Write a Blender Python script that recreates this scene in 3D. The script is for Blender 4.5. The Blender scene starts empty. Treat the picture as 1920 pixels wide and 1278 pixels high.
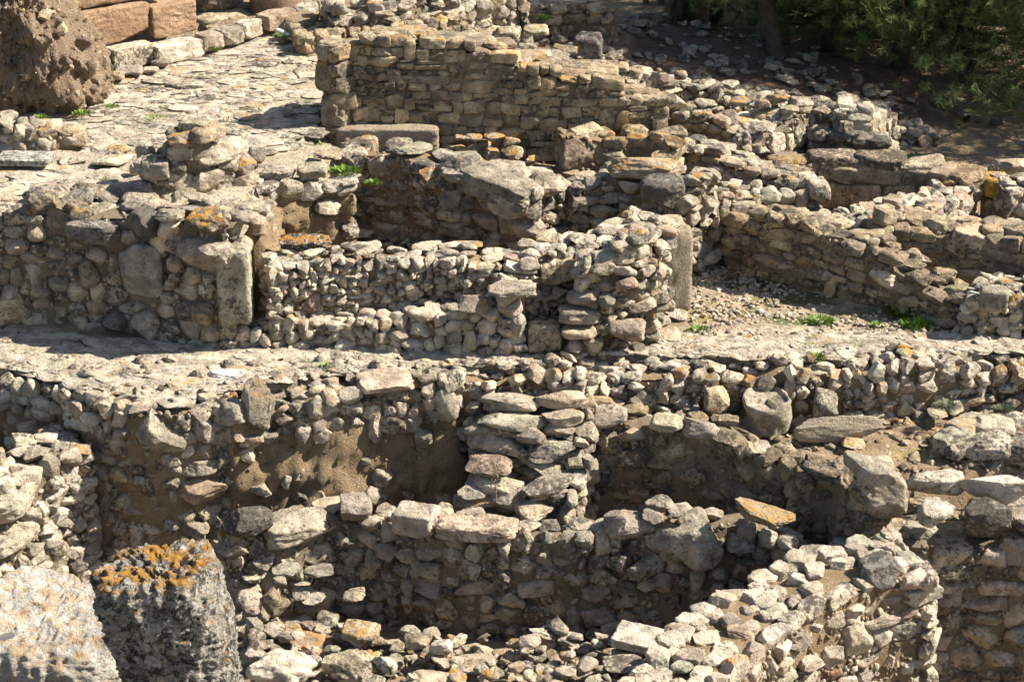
import bpy, math, random
import numpy as np
from mathutils import Vector
R = math.radians
rng = np.random.default_rng(7)
random.seed(7)
C = bpy.context.scene

# ---------------------------------------------------------------- camera, sky, sun, exposure
HC, PITCH, FPX = 11.2, R(24.0), 4158.0
cam_d = bpy.data.cameras.new('camera'); cam = bpy.data.objects.new('camera', cam_d)
C.collection.objects.link(cam); C.camera = cam
cam.location = (0, 0, HC); cam.rotation_euler = (R(90) - PITCH, 0, 0)
cam_d.sensor_width = 36.0; cam_d.lens = 36.0 * FPX / 1920.0
cam_d.clip_start = 0.1; cam_d.clip_end = 3000
SUN_EL, SUN_AZ = R(43), math.atan2(0.955, 0.10)          # azimuth from +y towards +x
sd = Vector((math.sin(SUN_AZ) * math.cos(SUN_EL), math.cos(SUN_AZ) * math.cos(SUN_EL), math.sin(SUN_EL)))
sun_d = bpy.data.lights.new('sun', 'SUN'); sun = bpy.data.objects.new('sun', sun_d)
C.collection.objects.link(sun)
sun_d.energy = 5.0; sun_d.angle = R(0.53); sun_d.color = (1.0, 0.94, 0.84)
sun.rotation_euler = sd.to_track_quat('Z', 'Y').to_euler(); sun.location = (20, 20, 30)
world = bpy.data.worlds.new('World'); C.world = world; world.use_nodes = True
wn = world.node_tree
sky = wn.nodes.new('ShaderNodeTexSky'); sky.sky_type = 'NISHITA'; sky.sun_disc = False
sky.sun_elevation = SUN_EL; sky.sun_rotation = SUN_AZ
bg = wn.nodes['Background']; bg.inputs['Strength'].default_value = 0.072
wn.links.new(sky.outputs[0], bg.inputs['Color'])
C.view_settings.view_transform = 'Standard'; C.view_settings.look = 'None'
C.view_settings.exposure = 1.22; C.view_settings.gamma = 1.0

# ---------------------------------------------------------------- picture <-> place
SP, CP = math.sin(PITCH), math.cos(PITCH)
def P(px, py, z=0.0):
    t = (639 - py) / FPX
    dy, dz = CP + t * SP, -SP + t * CP
    k = (z - HC) / dz
    return np.array([k * (px - 960) / FPX, k * dy, z])
def z_at(py, Y):
    t = (639 - py) / FPX
    return HC + Y * (-SP + t * CP) / (CP + t * SP)
def dist(p): return math.sqrt(p[0]**2 + p[1]**2 + (p[2] - HC)**2)
def ppm(p): return FPX / (p[1] * CP + (HC - p[2]) * SP)

# ---------------------------------------------------------------- materials
def newmat(name):
    m = bpy.data.materials.new(name); m.use_nodes = True
    nt = m.node_tree; b = nt.nodes['Principled BSDF']
    b.inputs['Roughness'].default_value = 0.92
    b.inputs['Specular IOR Level'].default_value = 0.2
    return m, nt, b
def N(nt, t, **kw):
    n = nt.nodes.new(t)
    for k, v in kw.items():
        if k in n.inputs: n.inputs[k].default_value = v
        else: setattr(n, k, v)
    return n
def noise(nt, vec, scale, detail=5, rough=0.6, dist_=0.0):
    n = N(nt, 'ShaderNodeTexNoise', Scale=scale, Detail=detail, Roughness=rough, Distortion=dist_)
    nt.links.new(vec, n.inputs['Vector']); return n.outputs['Fac']
def ramp(nt, fac, a, b, ca=0.0, cb=1.0):
    r = N(nt, 'ShaderNodeMapRange'); r.interpolation_type = 'SMOOTHSTEP'
    for k, v in (('From Min', a), ('From Max', b), ('To Min', ca), ('To Max', cb)): r.inputs[k].default_value = v
    nt.links.new(fac, r.inputs['Value']); return r.outputs['Result']
def math_(nt, op, a, b=None, c=None):
    n = N(nt, 'ShaderNodeMath', operation=op)
    for i, v in enumerate((a, b, c)):
        if v is None: continue
        if isinstance(v, (int, float)): n.inputs[i].default_value = v
        else: nt.links.new(v, n.inputs[i])
    return n.outputs[0]
def mix(nt, fac, a, b, mode='MIX'):
    n = N(nt, 'ShaderNodeMix', data_type='RGBA', blend_type=mode)
    for i, v in ((0, fac), (6, a), (7, b)):
        if isinstance(v, (int, float)): n.inputs[i].default_value = v
        elif isinstance(v, tuple): n.inputs[i].default_value = (*v, 1.0)
        else: nt.links.new(v, n.inputs[i])
    return n.outputs[2]
def bump(nt, b, h, strength, distance, prev=None):
    n = N(nt, 'ShaderNodeBump', Strength=strength, Distance=distance)
    nt.links.new(h, n.inputs['Height'])
    if prev is not None: nt.links.new(prev, n.inputs['Normal'])
    nt.links.new(n.outputs[0], b.inputs['Normal']); return n.outputs[0]

def stone_material(name, dark=0.5, white=0.35, lich=1.0, bs=1.0, mott=0.35, crust=0.0, lt=(0.47, 0.56)):
    m, nt, b = newmat(name)
    g = N(nt, 'ShaderNodeNewGeometry'); pos = g.outputs['Position']
    at = N(nt, 'ShaderNodeAttribute', attribute_name='tint')
    sep = N(nt, 'ShaderNodeSeparateXYZ'); nt.links.new(g.outputs['Normal'], sep.inputs[0])
    up = sep.outputs[2]
    n1 = noise(nt, pos, 5.0, 4); n2 = noise(nt, pos, 17.0, 9, 0.72); n3 = noise(nt, pos, 55.0, 6, 0.7); n4 = noise(nt, pos, 3.1, 7, 0.65, 0.4)
    v = ramp(nt, n1, 0.25, 0.75, 1 - mott, 1 + mott)
    vc = N(nt, 'ShaderNodeCombineColor')
    for i in range(3): nt.links.new(v, vc.inputs[i])
    col = mix(nt, 1.0, at.outputs['Color'], vc.outputs[0], 'MULTIPLY')
    # fine grain
    gr = ramp(nt, n3, 0.3, 0.7, 0.72, 1.25)
    gc = N(nt, 'ShaderNodeCombineColor')
    for i in range(3): nt.links.new(gr, gc.inputs[i])
    col = mix(nt, 1.0, col, gc.outputs[0], 'MULTIPLY')
    # ochre stains
    col = mix(nt, ramp(nt, n4, 0.57, 0.74, 0, 0.32), col, (0.38, 0.28, 0.17))
    # black-grey crust lichen, in patches that the two noises make
    dk = math_(nt, 'ADD', math_(nt, 'MULTIPLY', n2, 0.62), math_(nt, 'MULTIPLY', n4, 0.38))
    per = math_(nt, 'MULTIPLY', g.outputs['Random Per Island'], 0.17)
    dk = math_(nt, 'ADD', dk, math_(nt, 'SUBTRACT', per, 0.10))
    dkf = ramp(nt, dk, 0.62 - 0.16 * dark, 0.685 - 0.13 * dark, 0, 0.86)
    col = mix(nt, dkf, col, (0.085, 0.074, 0.060))
    if crust:
        c1 = noise(nt, pos, 11.0, 8, 0.75, 0.3); c2 = noise(nt, pos, 16.0, 7, 0.7, 0.5)
        col = mix(nt, ramp(nt, c1, 0.48, 0.54, 0, crust), col, (0.045, 0.040, 0.034))
        col = mix(nt, ramp(nt, c2, 0.51, 0.57, 0, crust), col, (0.64, 0.58, 0.49))
    # pale lichen
    vo = N(nt, 'ShaderNodeTexVoronoi', Scale=26.0); nt.links.new(pos, vo.inputs['Vector'])
    wf = math_(nt, 'MULTIPLY', ramp(nt, vo.outputs['Distance'], 0.30, 0.16), ramp(nt, n1, 0.5, 0.62))
    wf = math_(nt, 'MULTIPLY', wf, white)
    col = mix(nt, wf, col, (0.60, 0.57, 0.50))
    # orange lichen on the upper sides of the stones that carry it
    of = math_(nt, 'MULTIPLY', ramp(nt, noise(nt, pos, 9.0, 8, 0.72), *lt), ramp(nt, up, *((0.3, 0.75) if crust else (0.05, 0.6))))
    of = math_(nt, 'MULTIPLY', math_(nt, 'MULTIPLY', of, at.outputs['Alpha']), lich)
    col = mix(nt, of, col, (0.54, 0.275, 0.06))
    nt.links.new(col, b.inputs['Base Color'])
    h = math_(nt, 'ADD', math_(nt, 'MULTIPLY', n2, 1.0), math_(nt, 'MULTIPLY', n3, 0.35))
    n5 = noise(nt, pos, 9.0, 5, 0.6, 0.6)
    h = math_(nt, 'ADD', h, math_(nt, 'MULTIPLY', n5, 1.2))
    bump(nt, b, h, 1.0, 0.055 * bs)
    return m
def soil_material(name, c1, c2, c3, sc=6.0, bd=0.05, peb=0.5, moss=0.0):
    m, nt, b = newmat(name)
    g = N(nt, 'ShaderNodeNewGeometry'); pos = g.outputs['Position']
    n1 = noise(nt, pos, sc, 6); n2 = noise(nt, pos, sc * 5, 8, 0.7); n3 = noise(nt, pos, 1.3, 5)
    col = mix(nt, ramp(nt, n1, 0.3, 0.7), c1, c2)
    col = mix(nt, ramp(nt, n2, 0.5, 0.7, 0, 0.7), col, c3)
    vo = N(nt, 'ShaderNodeTexVoronoi', Scale=22.0); nt.links.new(pos, vo.inputs['Vector'])
    pf = math_(nt, 'MULTIPLY', ramp(nt, vo.outputs['Distance'], 0.34, 0.22), ramp(nt, n2, 0.46, 0.54))
    pf = math_(nt, 'MULTIPLY', pf, peb)
    col = mix(nt, pf, col, (0.44, 0.38, 0.29))
    if moss: col = mix(nt, math_(nt, 'MULTIPLY', ramp(nt, n3, 0.52, 0.62), moss), col, (0.10, 0.12, 0.03))
    nt.links.new(col, b.inputs['Base Color'])
    h = math_(nt, 'ADD', math_(nt, 'MULTIPLY', n2, 1.0), math_(nt, 'MULTIPLY', pf, 0.8))
    bump(nt, b, h, 0.9, bd)
    return m
M_STONE = stone_material('weathered_limestone', 0.70, 0.45, 1.0, 1.1, 0.42)
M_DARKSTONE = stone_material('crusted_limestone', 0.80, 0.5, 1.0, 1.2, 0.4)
M_PALESTONE = stone_material('pale_limestone', 0.50, 0.4, 1.0, 1.1, 0.40)
M_CRUST = stone_material('lichen_crusted_block', 0.70, 0.85, 1.0, 1.8, 0.3, 0.85, (0.45, 0.55))
M_EARTH = soil_material('packed_earth', (0.31, 0.215, 0.12), (0.42, 0.30, 0.175), (0.17, 0.115, 0.062), 8, 0.10, 0.7)
M_MORTAR = soil_material('earth_mortar', (0.23, 0.175, 0.115), (0.33, 0.255, 0.17), (0.11, 0.083, 0.052), 7, 0.07, 0.3, 0.2)
M_PLASTER = soil_material('ochre_plaster', (0.43, 0.29, 0.18), (0.30, 0.185, 0.11), (0.12, 0.075, 0.048), 2.6, 0.06, 0.15)
M_GREYPLASTER = soil_material('grey_plaster', (0.27, 0.215, 0.15), (0.37, 0.30, 0.215), (0.15, 0.115, 0.078), 4.5, 0.045, 0.45)
M_REDROCK = soil_material('red_brown_conglomerate', (0.34, 0.23, 0.145), (0.46, 0.34, 0.225), (0.13, 0.078, 0.048), 7, 0.16, 0.8)

# ---------------------------------------------------------------- stones
def cube_sphere(n):
    vs, idx, fs = [], {}, []
    def vid(p):
        k = tuple(np.round(p, 6))
        if k not in idx: idx[k] = len(vs); vs.append(p)
        return idx[k]
    ax = [((1,0,0),(0,1,0),(0,0,1)), ((-1,0,0),(0,0,1),(0,1,0)), ((0,1,0),(0,0,1),(1,0,0)),
          ((0,-1,0),(1,0,0),(0,0,1)), ((0,0,1),(1,0,0),(0,1,0)), ((0,0,-1),(0,1,0),(1,0,0))]
    for w, u, v in ax:
        w, u, v = map(np.array, (w, u, v))
        g = np.empty((n+1, n+1), int)
        for i in range(n+1):
            for j in range(n+1):
                a, c = math.tan((2*i/n-1)*math.pi/4), math.tan((2*j/n-1)*math.pi/4)
                g[i, j] = vid(w + u*a + v*c)
        for i in range(n):
            for j in range(n): fs.append((g[i,j], g[i+1,j], g[i+1,j+1], g[i,j+1]))
    V = np.array(vs, float); V /= np.linalg.norm(V, axis=1)[:, None]
    return V, np.array(fs, np.int32)
_cs = {}
def CS(n):
    if n not in _cs: _cs[n] = cube_sphere(n)
    return _cs[n]
def fnoise(p, seed, f0=1.0, octs=3, gain=0.5, ridged=False):
    r = np.random.default_rng(seed); out = np.zeros(len(p)); a, f = 1.0, f0
    for o in range(octs):
        s = np.zeros(len(p))
        for k in range(5):
            d = r.normal(size=3); d /= np.linalg.norm(d)
            s += np.sin(p @ d * f * r.uniform(0.7, 1.4) * 2.4 + r.uniform(0, 6.28))
        s /= 2.4
        if ridged: s = 1 - 2 * np.abs(s)
        out += a * s; a *= gain; f *= 2.1
    return out
_proto = {}
def proto(kind, k, n):
    key = (kind, k, n)
    if key in _proto: return _proto[key]
    D, F = CS(n)
    seed = 1000 * (ord(kind[0]) + ord(kind[1])) + k * 17 + 5
    r = np.random.default_rng(seed)
    p_exp, cuts, lo, hi, na = {'cobble': (2.6, 9, 0.62, 0.95, 0.05), 'blocky': (5.0, 12, 0.74, 1.15, 0.045),
        'ashlar': (9.0, 6, 0.98, 1.36, 0.03), 'rubble': (3.4, 15, 0.58, 0.98, 0.05), 'flat': (4.0, 9, 0.70, 1.02, 0.05), 'slab': (16.0, 3, 1.1, 1.45, 0.015), 'lump': (2.2, 6, 0.8, 1.0, 0.12)}[kind]
    q = D / (np.abs(D) ** p_exp).sum(1)[:, None] ** (1 / p_exp)
    for c in range(cuts):
        nn = r.normal(size=3)
        if kind == 'flat': nn[2] *= 0.25
        nn /= np.linalg.norm(nn); d = r.uniform(lo, hi)
        e = q @ nn - d; q = q - np.where(e > 0, e, 0)[:, None] * nn
    q = q * (1 + na * fnoise(q, seed + 1, 1.3, 3, 0.55))[:, None]
    q = q + D * (0.022 * fnoise(q, seed + 2, 5.0, 2, 0.6, True))[:, None]
    q /= np.maximum(np.abs(q).max(0), 1e-6)
    _proto[key] = (q, F); return _proto[key]

PAL = {'grey': [((0.47,0.40,0.305), 5), ((0.41,0.35,0.27), 5), ((0.50,0.41,0.295), 3), ((0.34,0.29,0.225), 3), ((0.45,0.35,0.24), 0.9), ((0.38,0.28,0.21), 0.2)],
       'pale': [((0.54,0.475,0.375), 5), ((0.49,0.42,0.325), 4), ((0.56,0.475,0.36), 3), ((0.40,0.34,0.265), 2), ((0.48,0.375,0.265), 0.8), ((0.42,0.31,0.24), 0.2)],
       'tan':  [((0.42,0.335,0.225), 5), ((0.36,0.28,0.18), 5), ((0.47,0.365,0.235), 2), ((0.29,0.235,0.165), 4), ((0.43,0.31,0.18), 0.8)],
       'path': [((0.50,0.435,0.34), 5), ((0.46,0.395,0.305), 4)],
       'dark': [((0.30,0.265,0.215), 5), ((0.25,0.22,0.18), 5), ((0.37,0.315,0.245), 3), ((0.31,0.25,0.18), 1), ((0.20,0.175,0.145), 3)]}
def pick(pal):
    cs = PAL[pal]; w = np.array([c[1] for c in cs]); c = cs[rng.choice(len(cs), p=w / w.sum())][0]
    return np.array(c) * np.array([1.06, 1.035, 0.99]) * rng.uniform(0.85, 1.15) * (1 + rng.normal(size=3) * 0.02)
def rotm(rx, ry, rz):
    cx, sx, cy, sy, cz, sz = math.cos(rx), math.sin(rx), math.cos(ry), math.sin(ry), math.cos(rz), math.sin(rz)
    return (np.array([[cz,-sz,0],[sz,cz,0],[0,0,1]]) @ np.array([[cy,0,sy],[0,1,0],[-sy,0,cy]]) @ np.array([[1,0,0],[0,cx,-sx],[0,sx,cx]]))

class MB:
    def __init__(s): s.V, s.F, s.T, s.n = [], [], [], 0
    def add(s, V, F, tint=(0.4,0.34,0.26), lich=0.0):
        s.V.append(V); s.F.append(F + s.n); s.n += len(V)
        s.T.append(np.tile(np.array([*tint, lich], np.float32), (len(V), 1)))
    def stone(s, pos, size, rot, kind='rubble', pal='grey', lich=0.0, n=None, tint=None):
        """size = full extents along the three axes of rot (3x3, columns are axes)"""
        if isinstance(kind, tuple): kind = kind[int(rng.integers(len(kind)))]
        if n is None:
            px = max(size) * ppm(pos); n = int(np.clip(px / 4.6, 4, 18))
        q, F = proto(kind, int(rng.integers(0, 28)), n)
        fl = rng.choice([-1, 1], size=3); 
        if fl.prod() < 0: fl[0] *= -1
        q = q * fl
        if kind in ('cobble', 'rubble') and rng.random() < 0.5: q = q[:, [1, 0, 2]] * np.array([1, -1, 1])
        V = (q * (np.array(size) / 2)) @ rot.T + pos
        s.add(V, F, pick(pal) if tint is None else tint, lich)
    def build(s, name, mat, parent=None, origin=(0,0,0), smooth=True, sharp=0):
        if not s.V: return None
        V = np.concatenate(s.V) - np.array(origin); T = np.concatenate(s.T)
        me = bpy.data.meshes.new(name)
        quads = [f for f in s.F if f.shape[1] == 4]; tris = [f for f in s.F if f.shape[1] == 3]
        li, ls, lt, c = [], [], [], 0
        for grp, k in ((quads, 4), (tris, 3)):
            if grp:
                f = np.concatenate(grp); li.append(f.ravel()); ls.append(c + np.arange(len(f)) * k); lt.append(np.full(len(f), k)); c += f.size
        li, ls, lt = np.concatenate(li), np.concatenate(ls), np.concatenate(lt)
        me.vertices.add(len(V)); me.vertices.foreach_set('co', V.astype(np.float32).ravel())
        me.loops.add(len(li)); me.loops.foreach_set('vertex_index', li.astype(np.int32))
        me.polygons.add(len(ls)); me.polygons.foreach_set('loop_start', ls.astype(np.int32)); me.polygons.foreach_set('loop_total', lt.astype(np.int32))
        me.polygons.foreach_set('use_smooth', np.full(len(ls), smooth))
        me.update(calc_edges=True)
        a = me.attributes.new('tint', 'FLOAT_COLOR', 'POINT'); a.data.foreach_set('color', T.astype(np.float32).ravel())
        if sharp: me.set_sharp_from_angle(angle=R(sharp))
        me.materials.append(mat)
        o = bpy.data.objects.new(name, me); C.collection.objects.link(o)
        if parent is not None: o.parent = parent
        else: o.location = origin
        return o
def build_each(mb, many, one, mat, parent, origin, sharp=38, limit=60):
    if len(mb.V) > limit: mb.build(many, mat, parent, origin, sharp=sharp); return
    k = 0
    for V, F, T in zip(mb.V, mb.F, mb.T):
        q = MB(); q.V, q.F, q.T, q.n = [V], [F - k], [T], len(V); k += len(V)
        q.build(one, mat, parent, origin, sharp=sharp)
def thing(name, label, cat, loc, group=None):
    o = bpy.data.objects.new(name, None); C.collection.objects.link(o)
    o.location = tuple(float(v) for v in loc); o.empty_display_size = 0.2
    o['label'] = label; o['category'] = cat
    if group: o['group'] = group
    return o
def tag(o, label, cat, group=None, kind=None):
    if label: o['label'] = label
    if cat: o['category'] = cat
    if group: o['group'] = group
    if kind: o['kind'] = kind
    return o
def grid_faces(nu, nv):
    i, j = np.meshgrid(np.arange(nu - 1), np.arange(nv - 1), indexing='ij')
    a = (i * nv + j).ravel()
    return np.stack([a, a + nv, a + nv + 1, a + 1], 1).astype(np.int32)

# ---------------------------------------------------------------- ground (filled below by region polygons)
REGIONS = []   # (polygon xy, plane coefficients, surface colour index)
def inside(poly, x, y):
    r = np.zeros(x.shape, bool); n = len(poly)
    for i in range(n):
        x1, y1 = poly[i]; x2, y2 = poly[(i + 1) % n]
        c = ((y1 > y) != (y2 > y))
        with np.errstate(divide='ignore', invalid='ignore'):
            r ^= c & (x < (x2 - x1) * (y - y1) / (y2 - y1 + 1e-12) + x1)
    return r
def region(pts, kind):
    """pts: (px, py, z) corners seen in the photograph, unprojected to the place"""
    q = np.array([P(*p) for p in pts])
    A = np.c_[q[:, :2], np.ones(len(q))]; co = np.linalg.lstsq(A, q[:, 2], rcond=None)[0]
    REGIONS.append((q[:, :2], co, kind)); return q
def ground_z(x, y):
    x, y = np.atleast_1d(np.asarray(x, float)), np.atleast_1d(np.asarray(y, float))
    z = base_z(x, y); k = np.zeros(x.shape, int)
    for poly, co, kind in REGIONS:
        m = inside(poly, x, y); z = np.where(m, x * co[0] + y * co[1] + co[2], z); k = np.where(m, kind, k)
    return z, k
def base_z(x, y):
    # the dug-out front at -2.4, the rest at path level
    return np.where(y < 24.45, -2.4, 0.0) + 0 * x

# ---------------------------------------------------------------- walls
GROUP_WALL = 'ruined rubble walls of the excavated site'
class Wall: pass
def wall(name, label, pts, T=0.55, H=None, zb=None, w=(0.18, 0.42), h=(0.10, 0.22), kind='rubble', pal='grey', mat=None,
         rough=0.06, tilt=0.10, ends=(True, True), lich=0.05, earth=0.0, earth_top=0.0, top='stones', batter=0.05, core_mat=None,
         caps=True, holes=(), depth=0.24, prot=0.05, capw=None, rot_in=0.10, blocks=(), top_gap=0.0, cat='stone wall', topdrop=0.0, mode='rubble', topkind=None, toptilt=0.12, topsink=0.0):
    mat = mat or M_STONE
    if mode == 'course': toptilt, rough = min(toptilt, 0.05), rough * 0.7
    q, zt, zbs = [], [], []
    for p in pts:
        if len(p) == 4:                              # px, y of top, y of base, z of base
            b = P(p[0], p[2], p[3]); q.append(b[:2]); zt.append(z_at(p[1], b[1])); zbs.append(p[3])
        else:                                        # px, y of top, z of top
            b = P(*p); q.append(b[:2]); zt.append(p[2]); zbs.append(zb if zb is not None else p[2] - H)
    q, zt, zbs = np.array(q), np.array(zt), np.array(zbs)
    def back(qq):
        d = np.gradient(qq, axis=0); d /= np.linalg.norm(d, axis=1)[:, None] + 1e-9
        return np.stack([-d[:, 1], d[:, 0]], 1)
    seg0 = np.linalg.norm(np.diff(q, axis=0), axis=1)
    bd0 = np.stack([-(q[1]-q[0])[1], (q[1]-q[0])[0]]) / seg0[0]; bd1 = np.stack([-(q[-1]-q[-2])[1], (q[-1]-q[-2])[0]]) / seg0[-1]
    Q, ZT, ZB = list(q), list(zt), list(zbs)
    if ends[0]: Q.insert(0, q[0] + bd0 * T); ZT.insert(0, zt[0]); ZB.insert(0, zbs[0])
    if ends[1]: Q.append(q[-1] + bd1 * T); ZT.append(zt[-1]); ZB.append(zbs[-1])
    Q, ZT, ZB = np.array(Q), np.array(ZT), np.array(ZB)
    S = np.r_[0, np.cumsum(np.linalg.norm(np.diff(Q, axis=0), axis=1))]
    L = S[-1]; ds = 0.02; ns = int(L / ds) + 1; ss = np.linspace(0, L, ns)
    X = np.interp(ss, S, Q[:, 0]); Y = np.interp(ss, S, Q[:, 1]); zt_ = np.interp(ss, S, ZT); zb_ = np.interp(ss, S, ZB); top_given = len(pts[0]) == 3; zref_ = zt_ if top_given else zb_
    kz = np.ones(9) / 9
    def smooth(a):
        e = np.r_[np.full(4, a[0]), a, np.full(4, a[-1])]; return np.convolve(e, kz, 'valid')
    tx = np.gradient(smooth(X)); ty = np.gradient(smooth(Y)); nrm = np.hypot(tx, ty) + 1e-9; tx /= nrm; ty /= nrm
    # uneven top
    r = np.random.default_rng(abs(int(q.sum() * 1000)) % 99991)
    prof = np.interp(ss, np.linspace(0, L, max(3, int(L / 0.45))), r.normal(size=max(3, int(L / 0.45)))) * rough
    ztp = zt_ + prof
    org = (float(q[:, 0].mean()), float(q[:, 1].mean()), float(zbs.min()))
    root = thing(name, label, cat, org, GROUP_WALL); root['kind'] = 'thing'
    W = Wall(); W.root, W.q, W.zt, W.zb, W.org, W.T = root, q, zt, zbs, org, T
    # ---- core
    core = MB(); cs = np.linspace(0, L, max(4, int(L / 0.055))); nh = 26
    cx, cy = np.interp(cs, ss, X), np.interp(cs, ss, Y); ctx, cty = np.interp(cs, ss, tx), np.interp(cs, ss, ty)
    czt = np.interp(cs, ss, ztp) - 0.12 - topdrop; czb = np.interp(cs, ss, zb_) - 0.25
    inset = (0.042 if mode == 'course' else 0.062) if earth < 0.3 else 0.03
    rows = []
    for j in range(nh + 1):
        f = j / nh; z = czb + (czt - czb) * f; off = inset + batter * (z - (czt if top_given else czb))
        rows.append(np.stack([cx - cty * off, cy + ctx * off, z], 1))
    G = np.stack(rows, 1); sh = G.shape
    Vf = G.reshape(-1, 3); nz = fnoise(Vf, 11, 2.0, 5, 0.62)
    amp = (0.012 if mode == 'course' else 0.026) if earth < 0.3 else 0.05
    if earth >= 0.3: nz = nz + 0.5 * fnoise(Vf, 12, 6.0, 3, 0.7, True)
    nx_ = np.repeat(cty, nh + 1); ny_ = np.repeat(-ctx, nh + 1)
    Vf = Vf + np.stack([nx_, ny_, np.zeros(len(nx_))], 1) * (nz * amp)[:, None]
    core.add(Vf, grid_faces(sh[0], sh[1]))
    # top and back of core: from the front polyline (without the end returns)
    qs = np.r_[0, np.cumsum(seg0)]; cu = np.linspace(0, qs[-1], max(4, int(qs[-1] / 0.09)))
    ux, uy, uz, uzb = (np.interp(cu, qs, a) for a in (q[:, 0], q[:, 1], zt, zbs))
    s_off = (T if ends[0] else 0.0)
    uprof = np.interp(cu + s_off, ss, ztp)
    ub = back(np.stack([ux, uy], 1))
    H_ = (uprof - uzb) * (0.0 if top_given else 1.0)
    rows = []
    nt_ = max(3, int(T / 0.08))
    for j in range(nt_ + 1):
        f = j / nt_; off = (inset + batter * H_) * (1 - f) + (T - 0.06) * f
        z = uprof - 0.12 - topdrop + (0.03 * math.sin(f * 3.14))
        rows.append(np.stack([ux + ub[:, 0] * off, uy + ub[:, 1] * off, z], 1))
    off = T - 0.04; rows.append(np.stack([ux + ub[:, 0] * off, uy + ub[:, 1] * off, uzb - 0.25], 1))
    G = np.stack(rows, 1); Vt = G.reshape(-1, 3).copy(); Vt[:, 2] += fnoise(Vt, 5, 3.0, 3) * 0.02
    core.add(Vt, grid_faces(G.shape[0], G.shape[1]))
    core.build('earth_face' if earth >= 0.3 else 'rubble_core', core_mat or (M_EARTH if earth >= 0.3 else M_MORTAR), root, org)
    # ---- block parts with their own place in the picture
    rects = []
    for bl in blocks:
        rects.append(wall_block(W, **bl))
    # ---- face: stones laid one on another, the lowest gap first
    face, capl = MB(), []
    hts = zb_ - 0.05 + rng.uniform(-0.05, 0.02, ns); done = np.zeros(ns, bool)
    wmin, wmax = w; hmin, hmax = h; tol = 0.42 * hmin
    def place(m, zc, wd, hg, last):
        s = ss[m]
        if min(wd, hg) < 0.035: return
        for (sa, sb_, za, zb2) in rects:
            if sa < s - s_off < sb_ and za < zc < zb2: return
        rel = (zc - zb_[m]) / max(0.05, zt_[m] - zb_[m])
        for (sa, sb_, za, zb2) in holes:             # fractions of length / height
            if sa < s / L < sb_ and za < rel < zb2: return
        if earth > 0 and rel < 1 - earth_top and rng.random() < earth: return
        dp = depth * rng.uniform(0.8, 1.2); out = rng.normal() * 0.35 * prot + prot * 0.4
        offc = dp / 2 - out + batter * (zc - zref_[m])
        tv = np.array([tx[m], ty[m], 0.0]); bv = np.array([-ty[m], tx[m], 0.0])
        B = np.stack([tv, bv, np.array([0, 0, 1.0])], 1)
        Rl = rotm(rng.normal() * tilt, rng.normal() * rot_in, rng.normal() * tilt)
        pos = np.array([X[m], Y[m], zc]) + bv * offc
        gr_ = 0.05 if mode == 'course' else 0.10
        gr_ += 0.05 if mode == 'course' else 0.09
        size = (wd * rng.uniform(1.0 + gr_ * .6, 1.06 + gr_ * 1.3), dp, hg * rng.uniform(1.0 + gr_ * .6, 1.07 + gr_ * 1.3))
        li = (rng.uniform(0.5, 1.0) if rng.random() < lich * (1.7 if last else 0.12) else 0.0)
        kd = kind if not isinstance(kind, tuple) else kind[int(rng.integers(len(kind)))]
        args = (pos, size, B @ Rl, kd, pal, li)
        if last and caps and wd > 0.16: capl.append((wd * hg, args))
        else: face.stone(*args)
    if mode == 'course':
        z_ = -0.05; wob = np.interp(ss, np.linspace(0, L, max(3, int(L / 0.8))), r.normal(size=max(3, int(L / 0.8)))) * 0.022
        taken = np.full(ns, -9.0); Hmax = float((ztp - zb_).max())
        while z_ < Hmax + 0.05:
            hc = hmin + (hmax - hmin) * rng.beta(1.3, 1.6); s = -rng.uniform(0, wmax)
            while s < L:
                wd = wmin + (wmax - wmin) * rng.beta(1.3, 1.9)
                m = int(np.clip((s + wd / 2) / ds, 0, ns - 1)); zb0 = zb_[m] + z_ + wob[m]
                if zb0 + hc * 0.45 < ztp[m] and taken[m] < z_ + hc * 0.4:
                    last = zb0 + hc + hmin * 0.8 > ztp[m]
                    k = rng.random()
                    if k < 0.13 and hc > hmin * 1.25 and not last:
                        f = rng.uniform(.4, .6); place(m, zb0 + hc * f / 2, wd, hc * f, False); place(m, zb0 + hc * (1 + f) / 2, wd * rng.uniform(.8, 1), hc * (1 - f), last)
                    elif k < 0.24 and not last:
                        h2 = hc + hmin * rng.uniform(0.8, 1.1); place(m, zb0 + h2 / 2, wd, h2, False)
                        a = int(np.clip(s / ds, 0, ns - 1)); b = int(np.clip((s + wd) / ds, 0, ns)); taken[a:b] = z_ + h2
                    else: place(m, zb0 + hc / 2, wd, hc * rng.uniform(0.9, 1.04), last)
                s += wd
            z_ += hc
        done[:] = True
    guard = 0
    while not done.all() and guard < 20000:
        guard += 1
        hh = np.where(done, 1e9, hts); i0 = int(hh.argmin()); z0 = hts[i0]
        a = i0
        while a > 0 and not done[a-1] and abs(hts[a-1] - z0) < tol: a -= 1
        b = i0
        while b < ns - 1 and not done[b+1] and abs(hts[b+1] - z0) < tol: b += 1
        Lg = (b - a + 1) * ds
        nl = hts[a-1] if a > 0 and not done[a-1] else 1e9; nr = hts[b+1] if b < ns-1 and not done[b+1] else 1e9
        room = ztp[(a + b) // 2] - z0
        if room < 0.35 * hmin: done[a:b+1] = True; continue
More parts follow.
